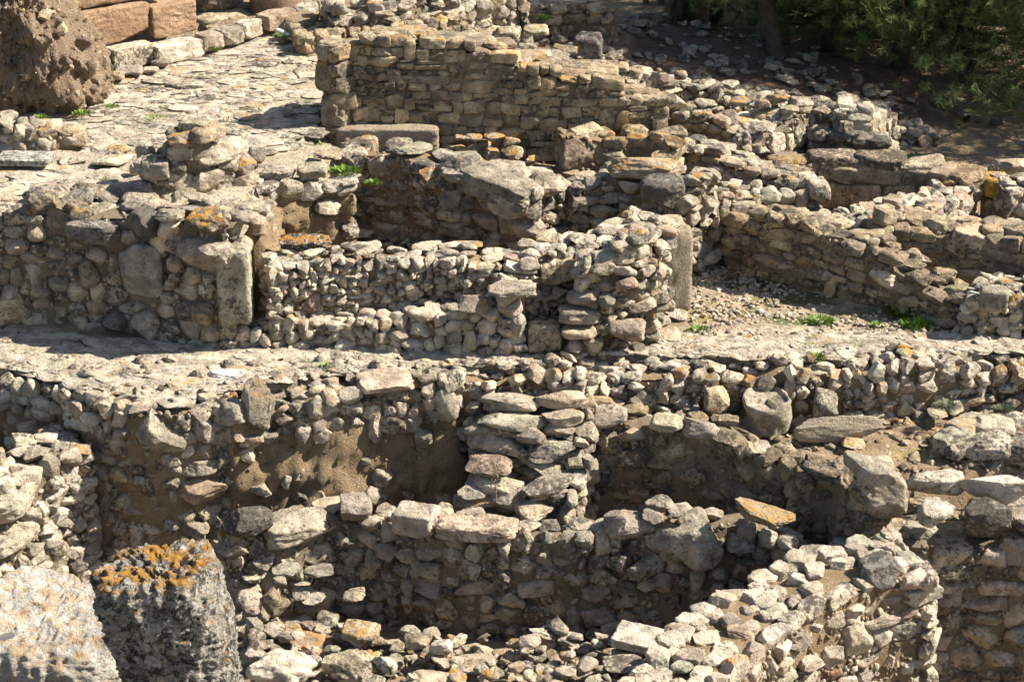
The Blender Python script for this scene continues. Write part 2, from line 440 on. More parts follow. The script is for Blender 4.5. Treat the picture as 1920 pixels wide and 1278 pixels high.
        if Lg < wmin * 0.75:
            up_ = min(nl, nr)
            if up_ > 1e8: up_ = z0 + hmin
            sh_ = min(up_ - z0, room)
            wd, hg, last = Lg, max(sh_, 0.03), False
            newz = z0 + max(sh_, 0.02)
            small = True
        else:
            wd = wmin + (wmax - wmin) * rng.beta(1.3, 2.2)
            if Lg - wd < wmin * 0.8: wd = Lg if Lg < wmax * 1.25 else Lg / 2
            hg = hmin + (hmax - hmin) * rng.beta(1.4, 2.0)
            hg = min(hg, wd * 1.25); last = False
            if room - hg < hmin * 0.55: hg = room * rng.uniform(0.95, 1.12); last = True; hg = max(hg, hmin * 0.6)
            small = False
            newz = z0 + hg
            if rng.random() < 0.5: b = a + max(1, int(wd / ds)) - 1
            else: a = b - max(1, int(wd / ds)) + 1
            a, b = max(a, 0), min(b, ns - 1)
        hts[a:b+1] = newz - (0 if small else rng.uniform(0, 0.02))
        if last or newz > ztp[(a+b)//2] - 0.3 * hmin: done[a:b+1] = True; last = True
        place((a + b) // 2, z0 + hg / 2, wd, hg, last)
    # ---- small packing stones and lumps of mortar in the joints
    pack = MB(); hm = float((ztp - zb_).mean()); npk = int(L * hm / (0.0085 if earth < 0.3 else 0.02))
    for i in range(min(npk, 1600)):
        m = int(rng.integers(ns)); zc = zb_[m] + rng.random() * max(0.02, ztp[m] - 0.06 - zb_[m]); sz = rng.uniform(0.035, 0.085) if earth < 0.3 else rng.uniform(0.015, 0.05)
        bv = np.array([-ty[m], tx[m], 0.0]); off = inset + (0.004 if earth < 0.3 else 0.03) + batter * (zc - zref_[m])
        pack.stone(np.array([X[m], Y[m], zc]) + bv * off, (sz * 1.3, sz * .8, sz), rotm(*rng.normal(size=3)), 'rubble', pal, 0.0, n=3, tint=None if rng.random() < (0.6 if earth < 0.3 else 0.06) else (np.array([0.30, 0.22, 0.135]) if earth < 0.3 else np.array([0.31, 0.215, 0.12])) * rng.uniform(.8, 1.15))
    o = pack.build('packing_stones', mat, root, org)
    if o: o['kind'] = 'stuff'
    # ---- top: stones across the thickness
    topm = MB()
    if top == 'stones' and T > 0.3:
        cw = capw or (0.5 * (w[0] + w[1]))
        s = 0.05
        while s < qs[-1] - 0.03:
            sw = cw * rng.uniform(0.7, 1.3); t = depth * 0.75
            while t < T - 0.05:
                tw = cw * rng.uniform(0.6, 1.1)
                if rng.random() > top_gap:
                    sc_ = min(qs[-1] - 0.02, s + sw / 2 + rng.uniform(-0.3, 0.3) * sw)
                    px_, py_, pz = np.interp(sc_, qs, q[:, 0]), np.interp(sc_, qs, q[:, 1]), np.interp(sc_ + s_off, ss, ztp)
                    i = min(len(ub) - 1, int(sc_ / qs[-1] * (len(ub) - 1))); bv = np.array([ub[i, 0], ub[i, 1], 0]); tv = np.array([bv[1], -bv[0], 0])
                    tc = min(t + tw / 2, T - tw * 0.3) + batter * H_[i] * 0.5
                    hz = h[0] * rng.uniform(0.75, 1.3) + 0.02
                    pos = np.array([px_, py_, pz - hz / 2 - topdrop - topsink + rng.normal() * 0.022 * (toptilt / .12) + 0.012]) + bv * tc
                    B = np.stack([tv, bv, np.array([0, 0, 1.0])], 1) @ rotm(rng.normal() * toptilt, rng.normal() * toptilt, rng.uniform(-0.7, 0.7))
                    li = rng.uniform(0.4, 1.0) if rng.random() < lich * 0.9 else 0.0
                    sz = (sw * rng.uniform(0.95, 1.2), tw * rng.uniform(0.95, 1.2), hz)
                    if sw * tw > 0.07 and rng.random() < 0.25: capl.append((sw * tw, (pos, sz, B, kind, pal, li)))
                    else: topm.stone(pos, sz, B, topkind or kind, pal, li)
                t += tw * 0.92
            s += sw * 0.85
    # largest stones of the top course are parts of their own
    capl.sort(key=lambda c: -c[0])
    for i, (_, args) in enumerate(capl):
        if i < 30:
            c = MB(); c.stone(*args); c.build('capstone', mat, root, org, sharp=38)
        else: face.stone(*args)
    build_each(face, 'facing_stones', 'facing_stone', mat, root, org, limit=100 if earth >= 0.3 else 60)
    build_each(topm, 'top_stones', 'top_stone', mat, root, org)
    return W

def wall_block(W, px, kind='blocky', pal='grey', lich=0.0, d=0.4, out=0.06, name='squared_block', mat=None, rz=0.0, ry=0.0, label=None, tint=None):
    """a big stone of a wall: px = (x0, y0, x1, y1) of it in the photograph; it sits on the wall's front face"""
    x0, y0, x1, y1 = px; xc = (x0 + x1) / 2
    # ray azimuth against the wall's polyline
    az = (xc - 960) / FPX
    best = None; qs = np.r_[0, np.cumsum(np.linalg.norm(np.diff(W.q, axis=0), axis=1))]
    for i in range(len(W.q) - 1):
        a, b = W.q[i], W.q[i+1]
        for f in np.linspace(0, 1, 120):
            p = a + (b - a) * f
            zc = z_at((y0 + y1) / 2, p[1]); e = abs(p[0] / (p[1] * CP + (HC - zc) * SP) - az)
            if best is None or e < best[0]: best = (e, p, qs[i] + f * (qs[i+1] - qs[i]), b - a)
    _, p, s, dr = best; dr = dr / np.linalg.norm(dr)
    zlo = z_at(y1, p[1]); sc = ppm(np.array([p[0], p[1], zlo])); a_ = PITCH + (((y0 + y1) / 2 - 639) / FPX)
    wd = (x1 - x0) / sc / max(0.55, abs(dr[0])); 
    hg = (z_at(y0, p[1]) - zlo) - (d - out) * math.tan(a_) * 0.55
    hg = max(hg, 0.08)
    bv = np.array([-dr[1], dr[0], 0]); tv = np.array([dr[0], dr[1], 0])
    B = np.stack([tv, bv, np.array([0, 0, 1.0])], 1) @ rotm(0, ry, rz)
    pos = np.array([p[0], p[1], zlo + hg / 2]) + bv * (d / 2 - out)
    m = MB(); m.stone(pos, (wd, d, hg), B, kind, pal, lich, n=int(np.clip((x1 - x0) / 5, 10, 26)), tint=tint)
    o = m.build(name, mat or M_STONE, W.root, W.org)
    if label: o['label'] = label
    return (s - wd * 0.46, s + wd * 0.46, zlo - 0.02, zlo + hg * 0.95)

def block(name, label, cat, px, z, kind='blocky', pal='grey', lich=0.0, d=None, rot=0.0, tilt=(0, 0), mat=None, group=None, tint=None, n=None, sink=0.03):
    """a free-standing stone: px = (x0, y0, x1, y1) in the photograph, z = height of the ground under its front foot"""
    x0, y0, x1, y1 = px; b = P((x0 + x1) / 2, y1, z); sc = ppm(b); a_ = PITCH + (((y0 + y1) / 2 - 639) / FPX)
    wd = (x1 - x0) / sc; d = d or wd * 0.8
    hg = max(((y1 - y0) / sc - d * math.sin(a_)) / math.cos(a_), 0.05)
    pos = b + np.array([0, d / 2, hg / 2 - sink])
    m = MB(); m.stone(pos, (wd, d, hg), rotm(tilt[0], tilt[1], rot), kind, pal, lich, n=n or int(np.clip((x1 - x0) / 5, 6, 30)), tint=tint)
    o = m.build(name, mat or M_STONE, None, (float(pos[0]), float(pos[1]), float(pos[2] - hg / 2)))
    tag(o, label, cat, group); return o

# ---------------------------------------------------------------- ground regions: corners as (px, py, z)
region([(-400,100,1.9),(500,66,1.9),(660,20,1.9),(660,-120,1.9),(-400,-120,1.9)], 0)
region([(600,125,1.25),(1150,160,0.9),(1330,-80,0.9),(600,-80,1.5)], 0)
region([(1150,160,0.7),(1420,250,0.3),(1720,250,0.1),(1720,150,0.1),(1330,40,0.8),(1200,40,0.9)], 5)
region([(-300,390,1.45),(440,390,1.45),(500,330,1.45),(430,270,1.5),(-300,240,1.6)], 4)
region([(-300,262,1.6),(430,292,1.5),(612,280,1.25),(640,100,1.6),(510,55,1.75),(-300,110,1.75)], 3)
region([(425,282,1.5),(650,258,1.25),(670,335,1.22),(500,352,1.38),(425,352,1.45)], 3)
region([(600,285,1.15),(830,312,1.1),(1060,312,0.95),(1260,345,0.5),(1260,250,0.9),(600,250,1.15)], 0)
region([(425,400,1.35),(520,345,1.35),(720,350,0.6),(720,440,0.25),(510,475,0.95)], 6)
region([(510,545,0.25),(1250,540,0.25),(1200,430,0.25),(880,410,0.25),(640,420,0.25),(560,470,0.25)], 6)
region([(1285,480,0),(1750,560,0),(1990,625,0),(1990,650,0),(1200,660,0),(1285,600,0)], 2)
region([(-300,590,0),(440,650,0),(1130,655,0),(1300,622,0),(1700,618,0),(2150,630,0),(2150,660,0),(1960,655,0),(1800,668,0),(1500,676,0),(850,680,0),(700,693,0),(470,722,0),(300,752,0),(165,725,0),(0,686,0),(-300,674,0)], 1)
region([(1070,745,-0.62),(1500,760,-0.62),(2150,735,-0.65),(2150,885,-0.8),(1640,893,-0.75),(1560,872,-0.66),(1480,846,-0.62),(1380,820,-0.62),(1200,775,-0.62),(1070,768,-.62)], 0)
region([(380,1215,-2.05),(700,1222,-2.05),(1300,1235,-2.05),(1400,1420,-2.0),(300,1420,-2.0)], 0)
region([(1150,1225,-1.9),(1330,1215,-1.7),(1400,1450,-1.8),(1000,1450,-1.8)], 0)
region([(935,745,-0.35),(1090,765,-0.4),(1060,915,-1.12),(885,915,-1.15)], 0)
region([(1690,1250,-3.3),(2150,1250,-3.3),(2150,1750,-3.3),(1690,1750,-3.3)], 0)
region([(-500,1300,3.2),(480,1300,3.2),(480,1800,3.2),(-500,1800,3.2)], 0)

# ---------------------------------------------------------------- the walls, near to far
# the wall of pale courses that climbs to the right, front right
wall('rubble_wall', 'broad pale wall with a flat earthy top, in the near right corner', [(1270,1390,-0.85),(1345,1290,-0.85),(1450,1185,-0.85),(1530,1130,-0.85),(1640,1090,-0.85),(1758,1062,-0.85)],
     T=0.95, H=2.2, topkind='flat', toptilt=0.06, topsink=0.015, w=(0.2,0.48), h=(0.16,0.26), kind=('rubble','blocky'), pal='pale', ends=(False, True), tilt=0.12, prot=0.07, lich=0.05, top_gap=0.04, mode='course', rough=0.03, capw=0.3, core_mat=M_EARTH, mat=M_PALESTONE,
     blocks=[dict(px=(1632,1032,1712,1120), kind='cobble', pal='dark', mat=M_DARKSTONE, name='boulder', d=0.5), dict(px=(1545,1228,1590,1275), tint=(0.36,0.19,0.13), kind='blocky', name='boulder', label='reddish brown block in the face of the wall')])
# the dark wall with flat slabs on it, front centre
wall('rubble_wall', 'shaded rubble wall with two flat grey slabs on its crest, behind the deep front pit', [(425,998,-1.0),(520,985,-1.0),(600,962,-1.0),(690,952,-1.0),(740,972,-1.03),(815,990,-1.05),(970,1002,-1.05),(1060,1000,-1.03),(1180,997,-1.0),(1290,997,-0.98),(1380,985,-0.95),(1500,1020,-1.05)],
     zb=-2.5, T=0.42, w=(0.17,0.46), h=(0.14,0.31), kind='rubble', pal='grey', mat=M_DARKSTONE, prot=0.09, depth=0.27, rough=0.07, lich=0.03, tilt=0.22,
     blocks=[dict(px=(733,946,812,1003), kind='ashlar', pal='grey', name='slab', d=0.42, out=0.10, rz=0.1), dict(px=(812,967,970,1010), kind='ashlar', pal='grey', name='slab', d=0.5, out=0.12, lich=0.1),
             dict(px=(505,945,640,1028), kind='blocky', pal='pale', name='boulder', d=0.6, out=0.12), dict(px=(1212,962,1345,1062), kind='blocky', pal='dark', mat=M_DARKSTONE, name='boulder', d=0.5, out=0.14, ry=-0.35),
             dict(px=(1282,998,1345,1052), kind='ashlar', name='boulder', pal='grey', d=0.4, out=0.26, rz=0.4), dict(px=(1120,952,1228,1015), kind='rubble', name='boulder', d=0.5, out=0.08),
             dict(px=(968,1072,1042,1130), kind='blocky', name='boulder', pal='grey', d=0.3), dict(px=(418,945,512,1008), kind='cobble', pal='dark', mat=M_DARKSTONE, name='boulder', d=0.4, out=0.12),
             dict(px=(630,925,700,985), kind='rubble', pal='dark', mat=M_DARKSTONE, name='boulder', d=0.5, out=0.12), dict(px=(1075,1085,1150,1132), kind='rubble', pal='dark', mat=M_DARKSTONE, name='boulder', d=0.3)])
# right-hand wall with big boulders on its top
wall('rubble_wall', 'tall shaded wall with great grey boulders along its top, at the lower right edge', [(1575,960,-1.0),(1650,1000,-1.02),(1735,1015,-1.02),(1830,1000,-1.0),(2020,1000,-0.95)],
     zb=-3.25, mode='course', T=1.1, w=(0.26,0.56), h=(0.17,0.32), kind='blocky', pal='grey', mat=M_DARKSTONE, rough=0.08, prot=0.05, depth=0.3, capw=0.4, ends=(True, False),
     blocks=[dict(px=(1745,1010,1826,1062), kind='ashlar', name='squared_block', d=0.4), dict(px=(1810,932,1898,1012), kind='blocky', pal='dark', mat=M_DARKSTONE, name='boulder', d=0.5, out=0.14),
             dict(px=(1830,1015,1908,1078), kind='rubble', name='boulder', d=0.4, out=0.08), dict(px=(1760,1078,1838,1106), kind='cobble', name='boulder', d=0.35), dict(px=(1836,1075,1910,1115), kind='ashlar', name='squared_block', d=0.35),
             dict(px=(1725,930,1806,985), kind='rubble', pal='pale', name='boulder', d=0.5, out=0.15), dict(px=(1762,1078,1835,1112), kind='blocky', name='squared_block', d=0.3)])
# the low broken bank of stones at the bottom
wall('rubble_bank', 'low bank of broken stones along the bottom edge, in front of the pit', [(470,1225,-1.80),(600,1215,-1.85),(720,1232,-1.92),(850,1248,-1.95),(950,1250,-1.95),(1060,1248,-1.92),(1180,1250,-1.85),(1260,1255,-1.8)],
     zb=-2.35, T=0.62, w=(0.13,0.34), h=(0.09,0.2), kind='rubble', pal='grey', rough=0.12, tilt=0.4, prot=0.1, lich=0.12, capw=0.24, core_mat=M_EARTH, rot_in=0.4, batter=0.2, cat='stone bank')
# left pit: right-facing pale wall, earth bank above it, boulder wall beside it
wall('rubble_wall', 'sunlit pale wall facing right at the left edge, below the brown earth bank', [(-190,1000,-0.45),(-20,922,-0.45),(80,872,-0.45),(172,832,-0.45)], zb=-2.3, T=0.8, w=(0.16,0.42), h=(0.12,0.26), kind='rubble', pal='pale', mat=M_PALESTONE,
     ends=(False, True), prot=0.06, tilt=0.14, rough=0.07, blocks=[dict(px=(-40,900,84,975), kind='cobble', pal='pale', mat=M_PALESTONE, name='boulder', d=0.6, out=0.16), dict(px=(-30,975,62,1040), kind='cobble', pal='pale', mat=M_PALESTONE, name='boulder', d=0.5, out=0.16)])
wall('earth_bank', 'brown earth bank topped with round stones, at the left edge below the rock path', [(-160,700,-0.02),(0,702,-0.02),(100,722,-0.02),(172,752,-0.02)], zb=-1.9, T=0.5, w=(0.14,0.34), h=(0.13,0.24), kind='cobble', pal='pale',
     earth=0.9, earth_top=0.24, batter=0.12, ends=(False, True), prot=0.10, tilt=0.3, mat=M_PALESTONE, cat='earth bank')
wall('rubble_wall', 'wall corner of mixed stones holding one huge squared boulder, above the left pit', [(168,752,-0.03),(235,770,-0.03),(330,776,-0.03),(430,758,-0.03)], zb=-2.3, T=0.6, w=(0.15,0.38), h=(0.12,0.26), kind='rubble', pal='grey', earth=0.12, core_mat=M_EARTH,
     prot=0.08, tilt=0.2, blocks=[dict(px=(232,758,348,852), kind='rubble', pal='grey', name='boulder', d=0.6, out=0.2), dict(px=(338,848,412,890), kind='cobble', pal='dark', name='boulder', d=0.4, out=0.14),
     dict(px=(340,878,436,938), kind='cobble', pal='grey', name='boulder', d=0.5, out=0.2), dict(px=(355,775,402,832), kind='rubble', name='boulder', d=0.4, out=0.1), dict(px=(250,928,345,975), kind='rubble', pal='dark', mat=M_DARKSTONE, name='boulder', d=0.3, out=0.06)])
wall('earth_bank', 'tall brown earth face below the path with an upright pillar stone in its rim', [(430,765,-0.03),(500,752,-0.03),(600,742,-0.03),(690,728,-0.02),(780,718,-0.02),(852,715,-0.02)], zb=-2.2, T=0.6, w=(0.14,0.34), h=(0.12,0.26), kind='rubble', pal='grey',
     earth=0.80, earth_top=0.25, batter=0.12, prot=0.10, tilt=0.28, cat='earth bank', blocks=[dict(px=(458,704,518,806), kind='blocky', pal='grey', name='pillar_stone', d=0.32, out=0.12, mat=M_DARKSTONE, lich=0.4), dict(px=(672,694,778,742), kind='blocky', pal='grey', name='slab', d=0.5, out=0.14),
     dict(px=(398,745,478,800), kind='cobble', name='boulder', d=0.4, out=0.1), dict(px=(685,765,720,830), kind='rubble', name='boulder', d=0.3, out=0.14), dict(px=(772,790,812,850), kind='rubble', name='boulder', d=0.3, out=0.14),
     dict(px=(812,720,862,790), kind='cobble', name='boulder', d=0.3, out=0.12), dict(px=(805,840,850,905), kind='rubble', name='boulder', d=0.3, out=0.12)])
# stepped spur
def spur():
    org = tuple(P(960, 945, -1.0)); root = thing('stepped_spur', 'stepped spur of flat weathered stones running down from the path towards the slab wall', 'stone spur', org, GROUP_WALL); root['kind'] = 'thing'
    low = MB()
    for j in range(8):
        t = j / 7; x0, x1 = 905 - 52 * t + rng.normal() * 9, 1112 - 26 * t + rng.normal() * 7; y = 752 + 196 * t; z = -0.14 - 0.88 * t + rng.normal() * .02; x = x0
        while x < x1 - 12:
            w_ = rng.uniform(48, 125); w_ = min(w_, x1 - x); c = P(x + w_ / 2, y + rng.normal() * 4, z); sc = ppm(c); h_ = rng.uniform(0.12, 0.23)
            m = MB(); m.stone(c + np.array([0, 0.14 + rng.normal() * .05, -h_ / 2 + rng.normal() * .03]), (w_ / sc * 1.15, rng.uniform(.28, .5), h_), rotm(rng.normal() * .13, rng.normal() * .11, rng.normal() * .35), ('rubble', 'blocky', 'flat', 'rubble')[int(rng.integers(4))], 'grey', 0.7 if rng.random() < .08 else 0.0, n=14)
            m.build('step_stone', M_DARKSTONE if rng.random() < .4 else M_STONE, root, org, sharp=38)
            edge = x <= x0 + 1 or x + w_ >= x1 - 14
            for k in range(1, 9 if edge else 3):
                hh = rng.uniform(.13, .2); low.stone(c + np.array([rng.normal() * .06, 0.16 + rng.normal() * .03, -h_ / 2 - k * .155]), (w_ / sc * rng.uniform(.9, 1.15), .42, hh * 1.15), rotm(rng.normal() * .1, rng.normal() * .1, rng.normal() * .2), 'rubble', 'grey', 0.0, n=9)
            x += w_
    low.build('footing_stones', M_DARKSTONE, root, org, sharp=38)
spur()
# dark wall behind the pit, right of the spur
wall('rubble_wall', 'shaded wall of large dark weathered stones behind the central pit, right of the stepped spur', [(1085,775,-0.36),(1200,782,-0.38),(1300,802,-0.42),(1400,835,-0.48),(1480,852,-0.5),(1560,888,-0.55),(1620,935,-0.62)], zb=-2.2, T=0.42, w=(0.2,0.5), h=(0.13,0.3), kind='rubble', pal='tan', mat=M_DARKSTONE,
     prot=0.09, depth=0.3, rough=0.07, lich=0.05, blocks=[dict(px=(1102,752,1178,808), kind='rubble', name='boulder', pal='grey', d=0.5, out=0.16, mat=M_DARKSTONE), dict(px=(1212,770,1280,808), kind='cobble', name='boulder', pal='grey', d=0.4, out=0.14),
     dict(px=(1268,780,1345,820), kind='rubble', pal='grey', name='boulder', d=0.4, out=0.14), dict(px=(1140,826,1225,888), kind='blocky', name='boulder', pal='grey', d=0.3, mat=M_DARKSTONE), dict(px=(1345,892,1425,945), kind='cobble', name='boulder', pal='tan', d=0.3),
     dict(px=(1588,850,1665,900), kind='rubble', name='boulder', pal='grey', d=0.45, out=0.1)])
# rubble retaining bank below the path, right
wall('retaining_wall', 'long sloping bank wall of small tumbled stones below the right half of the path', [(852,705,0.0),(950,700,0.0),(1100,695,0.0),(1300,695,0.0),(1500,698,0.0),(1700,694,0.0),(1830,684,0.0),(2000,672,0.0)], zb=-0.85, T=0.5, w=(0.12,0.34), h=(0.11,0.25), kind='rubble', pal='pale',
     batter=0.14, prot=0.11, tilt=0.35, rot_in=0.3, lich=0.08, rough=0.06, core_mat=M_EARTH, earth=0.06, mat=M_STONE, blocks=[dict(px=(1310,715,1368,770), kind='rubble', name='boulder', d=0.4, out=0.4), dict(px=(1515,720,1565,772), kind='blocky', name='boulder', d=0.35, out=0.36)])
wall('rubble_wall', 'low wall of massive rough blocks at the right edge, on the ledge below the path', [(1768,822,-0.42),(1860,835,-0.42),(2020,838,-0.42)], zb=-0.95, T=0.8, w=(0.4,0.8), h=(0.25,0.5), kind='blocky', pal='pale', rough=0.05, depth=0.5, capw=0.5, lich=0.1)
# left terrace wall
wall('terrace_wall', 'tall wall of large mixed boulders at the left, between rock path and terrace', [(-140,392,606,0.0),(0,392,610,0.0),(130,396,612,0.0),(230,398,620,0.0),(320,402,640,0.0),(440,420,655,0.0)], T=0.8, w=(0.17,0.46), h=(0.14,0.34), kind='cobble', pal='grey',
     prot=0.10, depth=0.32, tilt=0.2, rough=0.05, ends=(False, True), lich=0.05, capw=0.42, blocks=[dict(px=(328,428,440,510), kind='rubble', pal='grey', name='boulder', d=0.6, out=0.22), dict(px=(222,448,300,558), kind='blocky', pal='grey', name='slab', d=0.3, out=0.1, tint=(0.36,0.32,0.26)),
     dict(px=(446,455,508,612), kind='ashlar', pal='grey', name='standing_slab', d=0.36, out=0.06, rz=0.3, mat=M_DARKSTONE), dict(px=(398,550,448,645), kind='rubble', pal='tan', mat=M_DARKSTONE, name='boulder', d=0.4, out=0.1), dict(px=(116,405,226,456), kind='blocky', pal='dark', mat=M_DARKSTONE, name='boulder', d=0.5, out=0.14),
     dict(px=(340,388,432,440), kind='rubble', pal='grey', lich=1.0, name='boulder', d=0.5, out=0.12), dict(px=(222,385,300,448), kind='rubble', pal='dark', mat=M_DARKSTONE, name='boulder', d=0.5, out=0.12), dict(px=(248,572,302,640), kind='rubble', name='boulder', d=0.35, out=0.16),
     dict(px=(192,578,246,620), kind='rubble', pal='dark', name='boulder', d=0.35, out=0.2), dict(px=(355,562,402,612), kind='cobble', pal='tan', name='boulder', d=0.3, out=0.14), dict(px=(-20,545,50,612), kind='blocky', pal='grey', name='boulder', d=0.4, out=0.12), dict(px=(138,478,184,542), kind='cobble', pal='tan', name='boulder', d=0.3, out=0.1)])
# central wall, apse and rubble in front of it
wall('rubble_wall', 'long sunlit wall of many small pale stones across the centre, left of the standing slab', [(505,500,1.06),(600,490,1.05),(700,485,1.04),(800,486,1.03),(900,488,1.03),(990,486,1.04),(1090,466,1.08),(1180,438,1.14),(1245,404,1.2)], zb=-0.05, T=0.55, w=(0.09,0.26), h=(0.075,0.17), kind='rubble', pal='pale', mat=M_PALESTONE,
     prot=0.06, tilt=0.2, rough=0.04, lich=0.05, core_mat=M_EARTH, capw=0.26, blocks=[dict(px=(1010,470,1092,530), kind='blocky', pal='pale', name='boulder', d=0.4, out=0.12), dict(px=(1090,462,1160,520), kind='blocky', pal='grey', name='boulder', d=0.4, out=0.12), dict(px=(560,545,612,592), tint=(0.42,0.28,0.22), kind='rubble', name='boulder', d=0.25)])
wall('rubble_wall', 'knee-high wall of tumbled cobbles between the rock path and the long pale wall', [(440,622,652,0),(520,604,652,0),(620,600,655,0),(720,602,660,0),(820,588,663,0),(900,566,665,0),(982,548,666,0)], T=0.42, w=(0.12,0.33), h=(0.10,0.24), kind='cobble', pal='pale', mat=M_PALESTONE,
     prot=0.1, tilt=0.3, rot_in=0.3, rough=0.07, lich=0.04, core_mat=M_EARTH, batter=0.12, blocks=[dict(px=(848,550,915,595), kind='rubble', pal='grey', name='boulder', d=0.4, out=0.14), dict(px=(912,525,1010,556), kind='blocky', pal='grey', name='slab', d=0.4, out=0.1)])
wall('apse_wall', 'rounded end of stacked cobbles below the standing slab, right of the square block', [(1075,500,655,0.0),(1130,482,658,0.0),(1190,462,656,0.0),(1236,442,642,0.0),(1254,420,612,0.0)], T=0.5, w=(0.15,0.36), h=(0.10,0.22), kind='cobble', pal='grey', prot=0.13, tilt=0.15, rough=0.05, core_mat=M_EARTH, earth=0.1,
     blocks=[dict(px=(1138,590,1212,640), kind='cobble', pal='pale', name='boulder', d=0.4, out=0.22)])
wall('apse_wall', 'rough curved back wall of the rounded apse, leading up to the dark crusted rock', [(1000,352,1.05),(1070,338,1.15),(1150,325,1.25),(1225,325,1.3),(1292,345,1.3)], zb=0.15, T=0.6, w=(0.15,0.4), h=(0.1,0.25), kind='rubble', pal='grey', prot=0.12, tilt=0.25, rough=0.08, lich=0.2, core_mat=M_EARTH,
     blocks=[dict(px=(1135,292,1264,345), kind='rubble', pal='pale', lich=0.7, name='capstone', d=0.6, out=0.15)])
wall('rubble_wall', 'curved wall of long kerb-like blocks behind the square earth pit', [(632,272,1.42),(700,276,1.42),(760,290,1.4),(832,312,1.36)], zb=0.2, mode='course', T=0.5, w=(0.35,0.7), h=(0.14,0.4), kind='blocky', pal='grey', rough=0.04, depth=0.4, lich=0.1, core_mat=M_EARTH, capw=0.5)
wall('block_wall', 'wall of huge tilted squared blocks between the earth pit and the apse', [(825,318,1.34),(900,325,1.32),(1002,352,1.26)], zb=0.1, T=0.7, w=(0.25,0.6), h=(0.2,0.4), kind='blocky', pal='grey', rough=0.06, depth=0.4, core_mat=M_EARTH,
     blocks=[dict(px=(818,290,905,352), kind='blocky', name='squared_block', d=0.6, out=0.16, ry=0.12), dict(px=(868,318,1000,372), kind='ashlar', name='squared_block', d=0.6, out=0.3, ry=0.16), dict(px=(925,335,1002,400), kind='blocky', name='squared_block', d=0.5, out=0.34)])
wall('rubble_wall', 'ragged stack of squared stones between the paved street and the terrace', [(258,305,368,1.45),(325,275,372,1.45),(390,255,366,1.45),(440,265,348,1.45),(478,310,340,1.45)], T=0.5, w=(0.2,0.44), h=(0.14,0.28), kind='blocky', pal='grey', rough=0.12, prot=0.09, tilt=0.14, lich=0.12,
     blocks=[dict(px=(250,292,320,336), kind='ashlar', name='squared_block', d=0.4, out=0.12), dict(px=(372,232,420,264), kind='ashlar', lich=0.5, name='squared_block', d=0.35), dict(px=(384,254,462,302), kind='blocky', name='squared_block', d=0.4, out=0.1)])
wall('rubble_wall', 'low kerb of flat stones on the near rim of the square earth pit', [(395,372,1.45),(480,356,1.42),(560,348,1.38),(665,342,1.34)], zb=0.5, earth=0.92, earth_top=0.2, T=0.4, w=(0.22,0.44), h=(0.11,0.2), kind='blocky', pal='pale', rough=0.05, core_mat=M_EARTH)
wall('rubble_wall', 'short crooked pier of grey stones between the terrace wall and the earth pit', [(405,398,1.32),(450,392,1.32),(505,388,1.3)], zb=0.6, T=0.4, w=(0.25,0.44), h=(0.13,0.24), kind='blocky', pal='grey', rough=0.08, core_mat=M_EARTH)
wall('rubble_wall', 'small low wall of dark round stones beside the conglomerate outcrop, at the left edge', [(-120,214,280,1.62),(40,226,279,1.62),(100,236,274,1.62),(165,248,262,1.62)], T=0.45, w=(0.16,0.36), h=(0.12,0.24), kind='cobble', pal='grey', ends=(False, True), core_mat=M_EARTH, rough=0.06)
# room at the right
wall('rubble_wall', 'shaded wall of weathered blocks closing the gravel room, sloping down to the right', [(1280,396,470,0.0),(1370,404,506,0.0),(1440,414,530,0.0),(1500,428,546,0.0),(1600,456,572,0.0),(1690,508,594,0.0),(1770,552,612,0.0),(1850,585,628,0.0)], mode='course', T=0.6, w=(0.16,0.46), h=(0.11,0.3), kind='blocky', pal='tan', mat=M_DARKSTONE,
     rough=0.05, prot=0.07, lich=0.04, capw=0.26, blocks=[dict(px=(1375,436,1432,472), kind='blocky', pal='tan', name='squared_block', d=0.3, mat=M_DARKSTONE), dict(px=(1410,475,1488,505), kind='blocky', tint=(0.36,0.25,0.17), name='squared_block', d=0.3), dict(px=(1512,498,1560,530), kind='blocky', name='squared_block', d=0.3), dict(px=(1630,500,1680,540), kind='blocky', name='squared_block', d=0.3)])
wall('rubble_wall', 'collapsed heap-like wall end of small stones beside the path, at the right edge', [(1790,565,622,0.0),(1850,568,632,0.0),(1900,560,634,0.0),(2000,562,636,0.0)], T=0.9, w=(0.12,0.3), h=(0.1,0.22), kind='rubble', pal='pale', batter=0.3, tilt=0.35, rot_in=0.3, prot=0.1, ends=(True, False), blocks=[dict(px=(1838,535,1892,585), kind='ashlar', pal='grey', name='squared_block', d=0.3, out=0.05)])
wall('rubble_wall', 'neat wall of squared stones behind the gravel room wall, at the right edge', [(1640,412,0.86),(1720,422,0.86),(1800,432,0.86),(2000,452,0.86)], zb=-0.1, mode='course', T=0.6, w=(0.18,0.44), h=(0.12,0.27), kind=('blocky','ashlar'), pal='tan', rough=0.06, prot=0.04, tilt=0.08, ends=(True, False))
wall('rubble_wall', 'wide-topped rubble wall curving round to the lichened pillar at the right', [(1540,420,0.62),(1660,412,0.62),(1760,396,0.64),(1812,360,0.66),(1838,328,0.68)], zb=-0.1, T=0.6, w=(0.14,0.36), h=(0.11,0.24), kind='rubble', pal='pale', rough=0.05, prot=0.07, lich=0.1)
wall('rubble_wall', 'short bright wall of upright stones facing right, just behind the gravel room', [(1292,398,0.82),(1365,368,0.84),(1440,350,0.84),(1540,346,0.82)], zb=-0.1, T=0.55, w=(0.14,0.34), h=(0.11,0.26), kind='rubble', pal='pale', rough=0.05, prot=0.08, lich=0.1, blocks=[dict(px=(1540,334,1582,378), kind='ashlar', name='squared_block', d=0.35)])
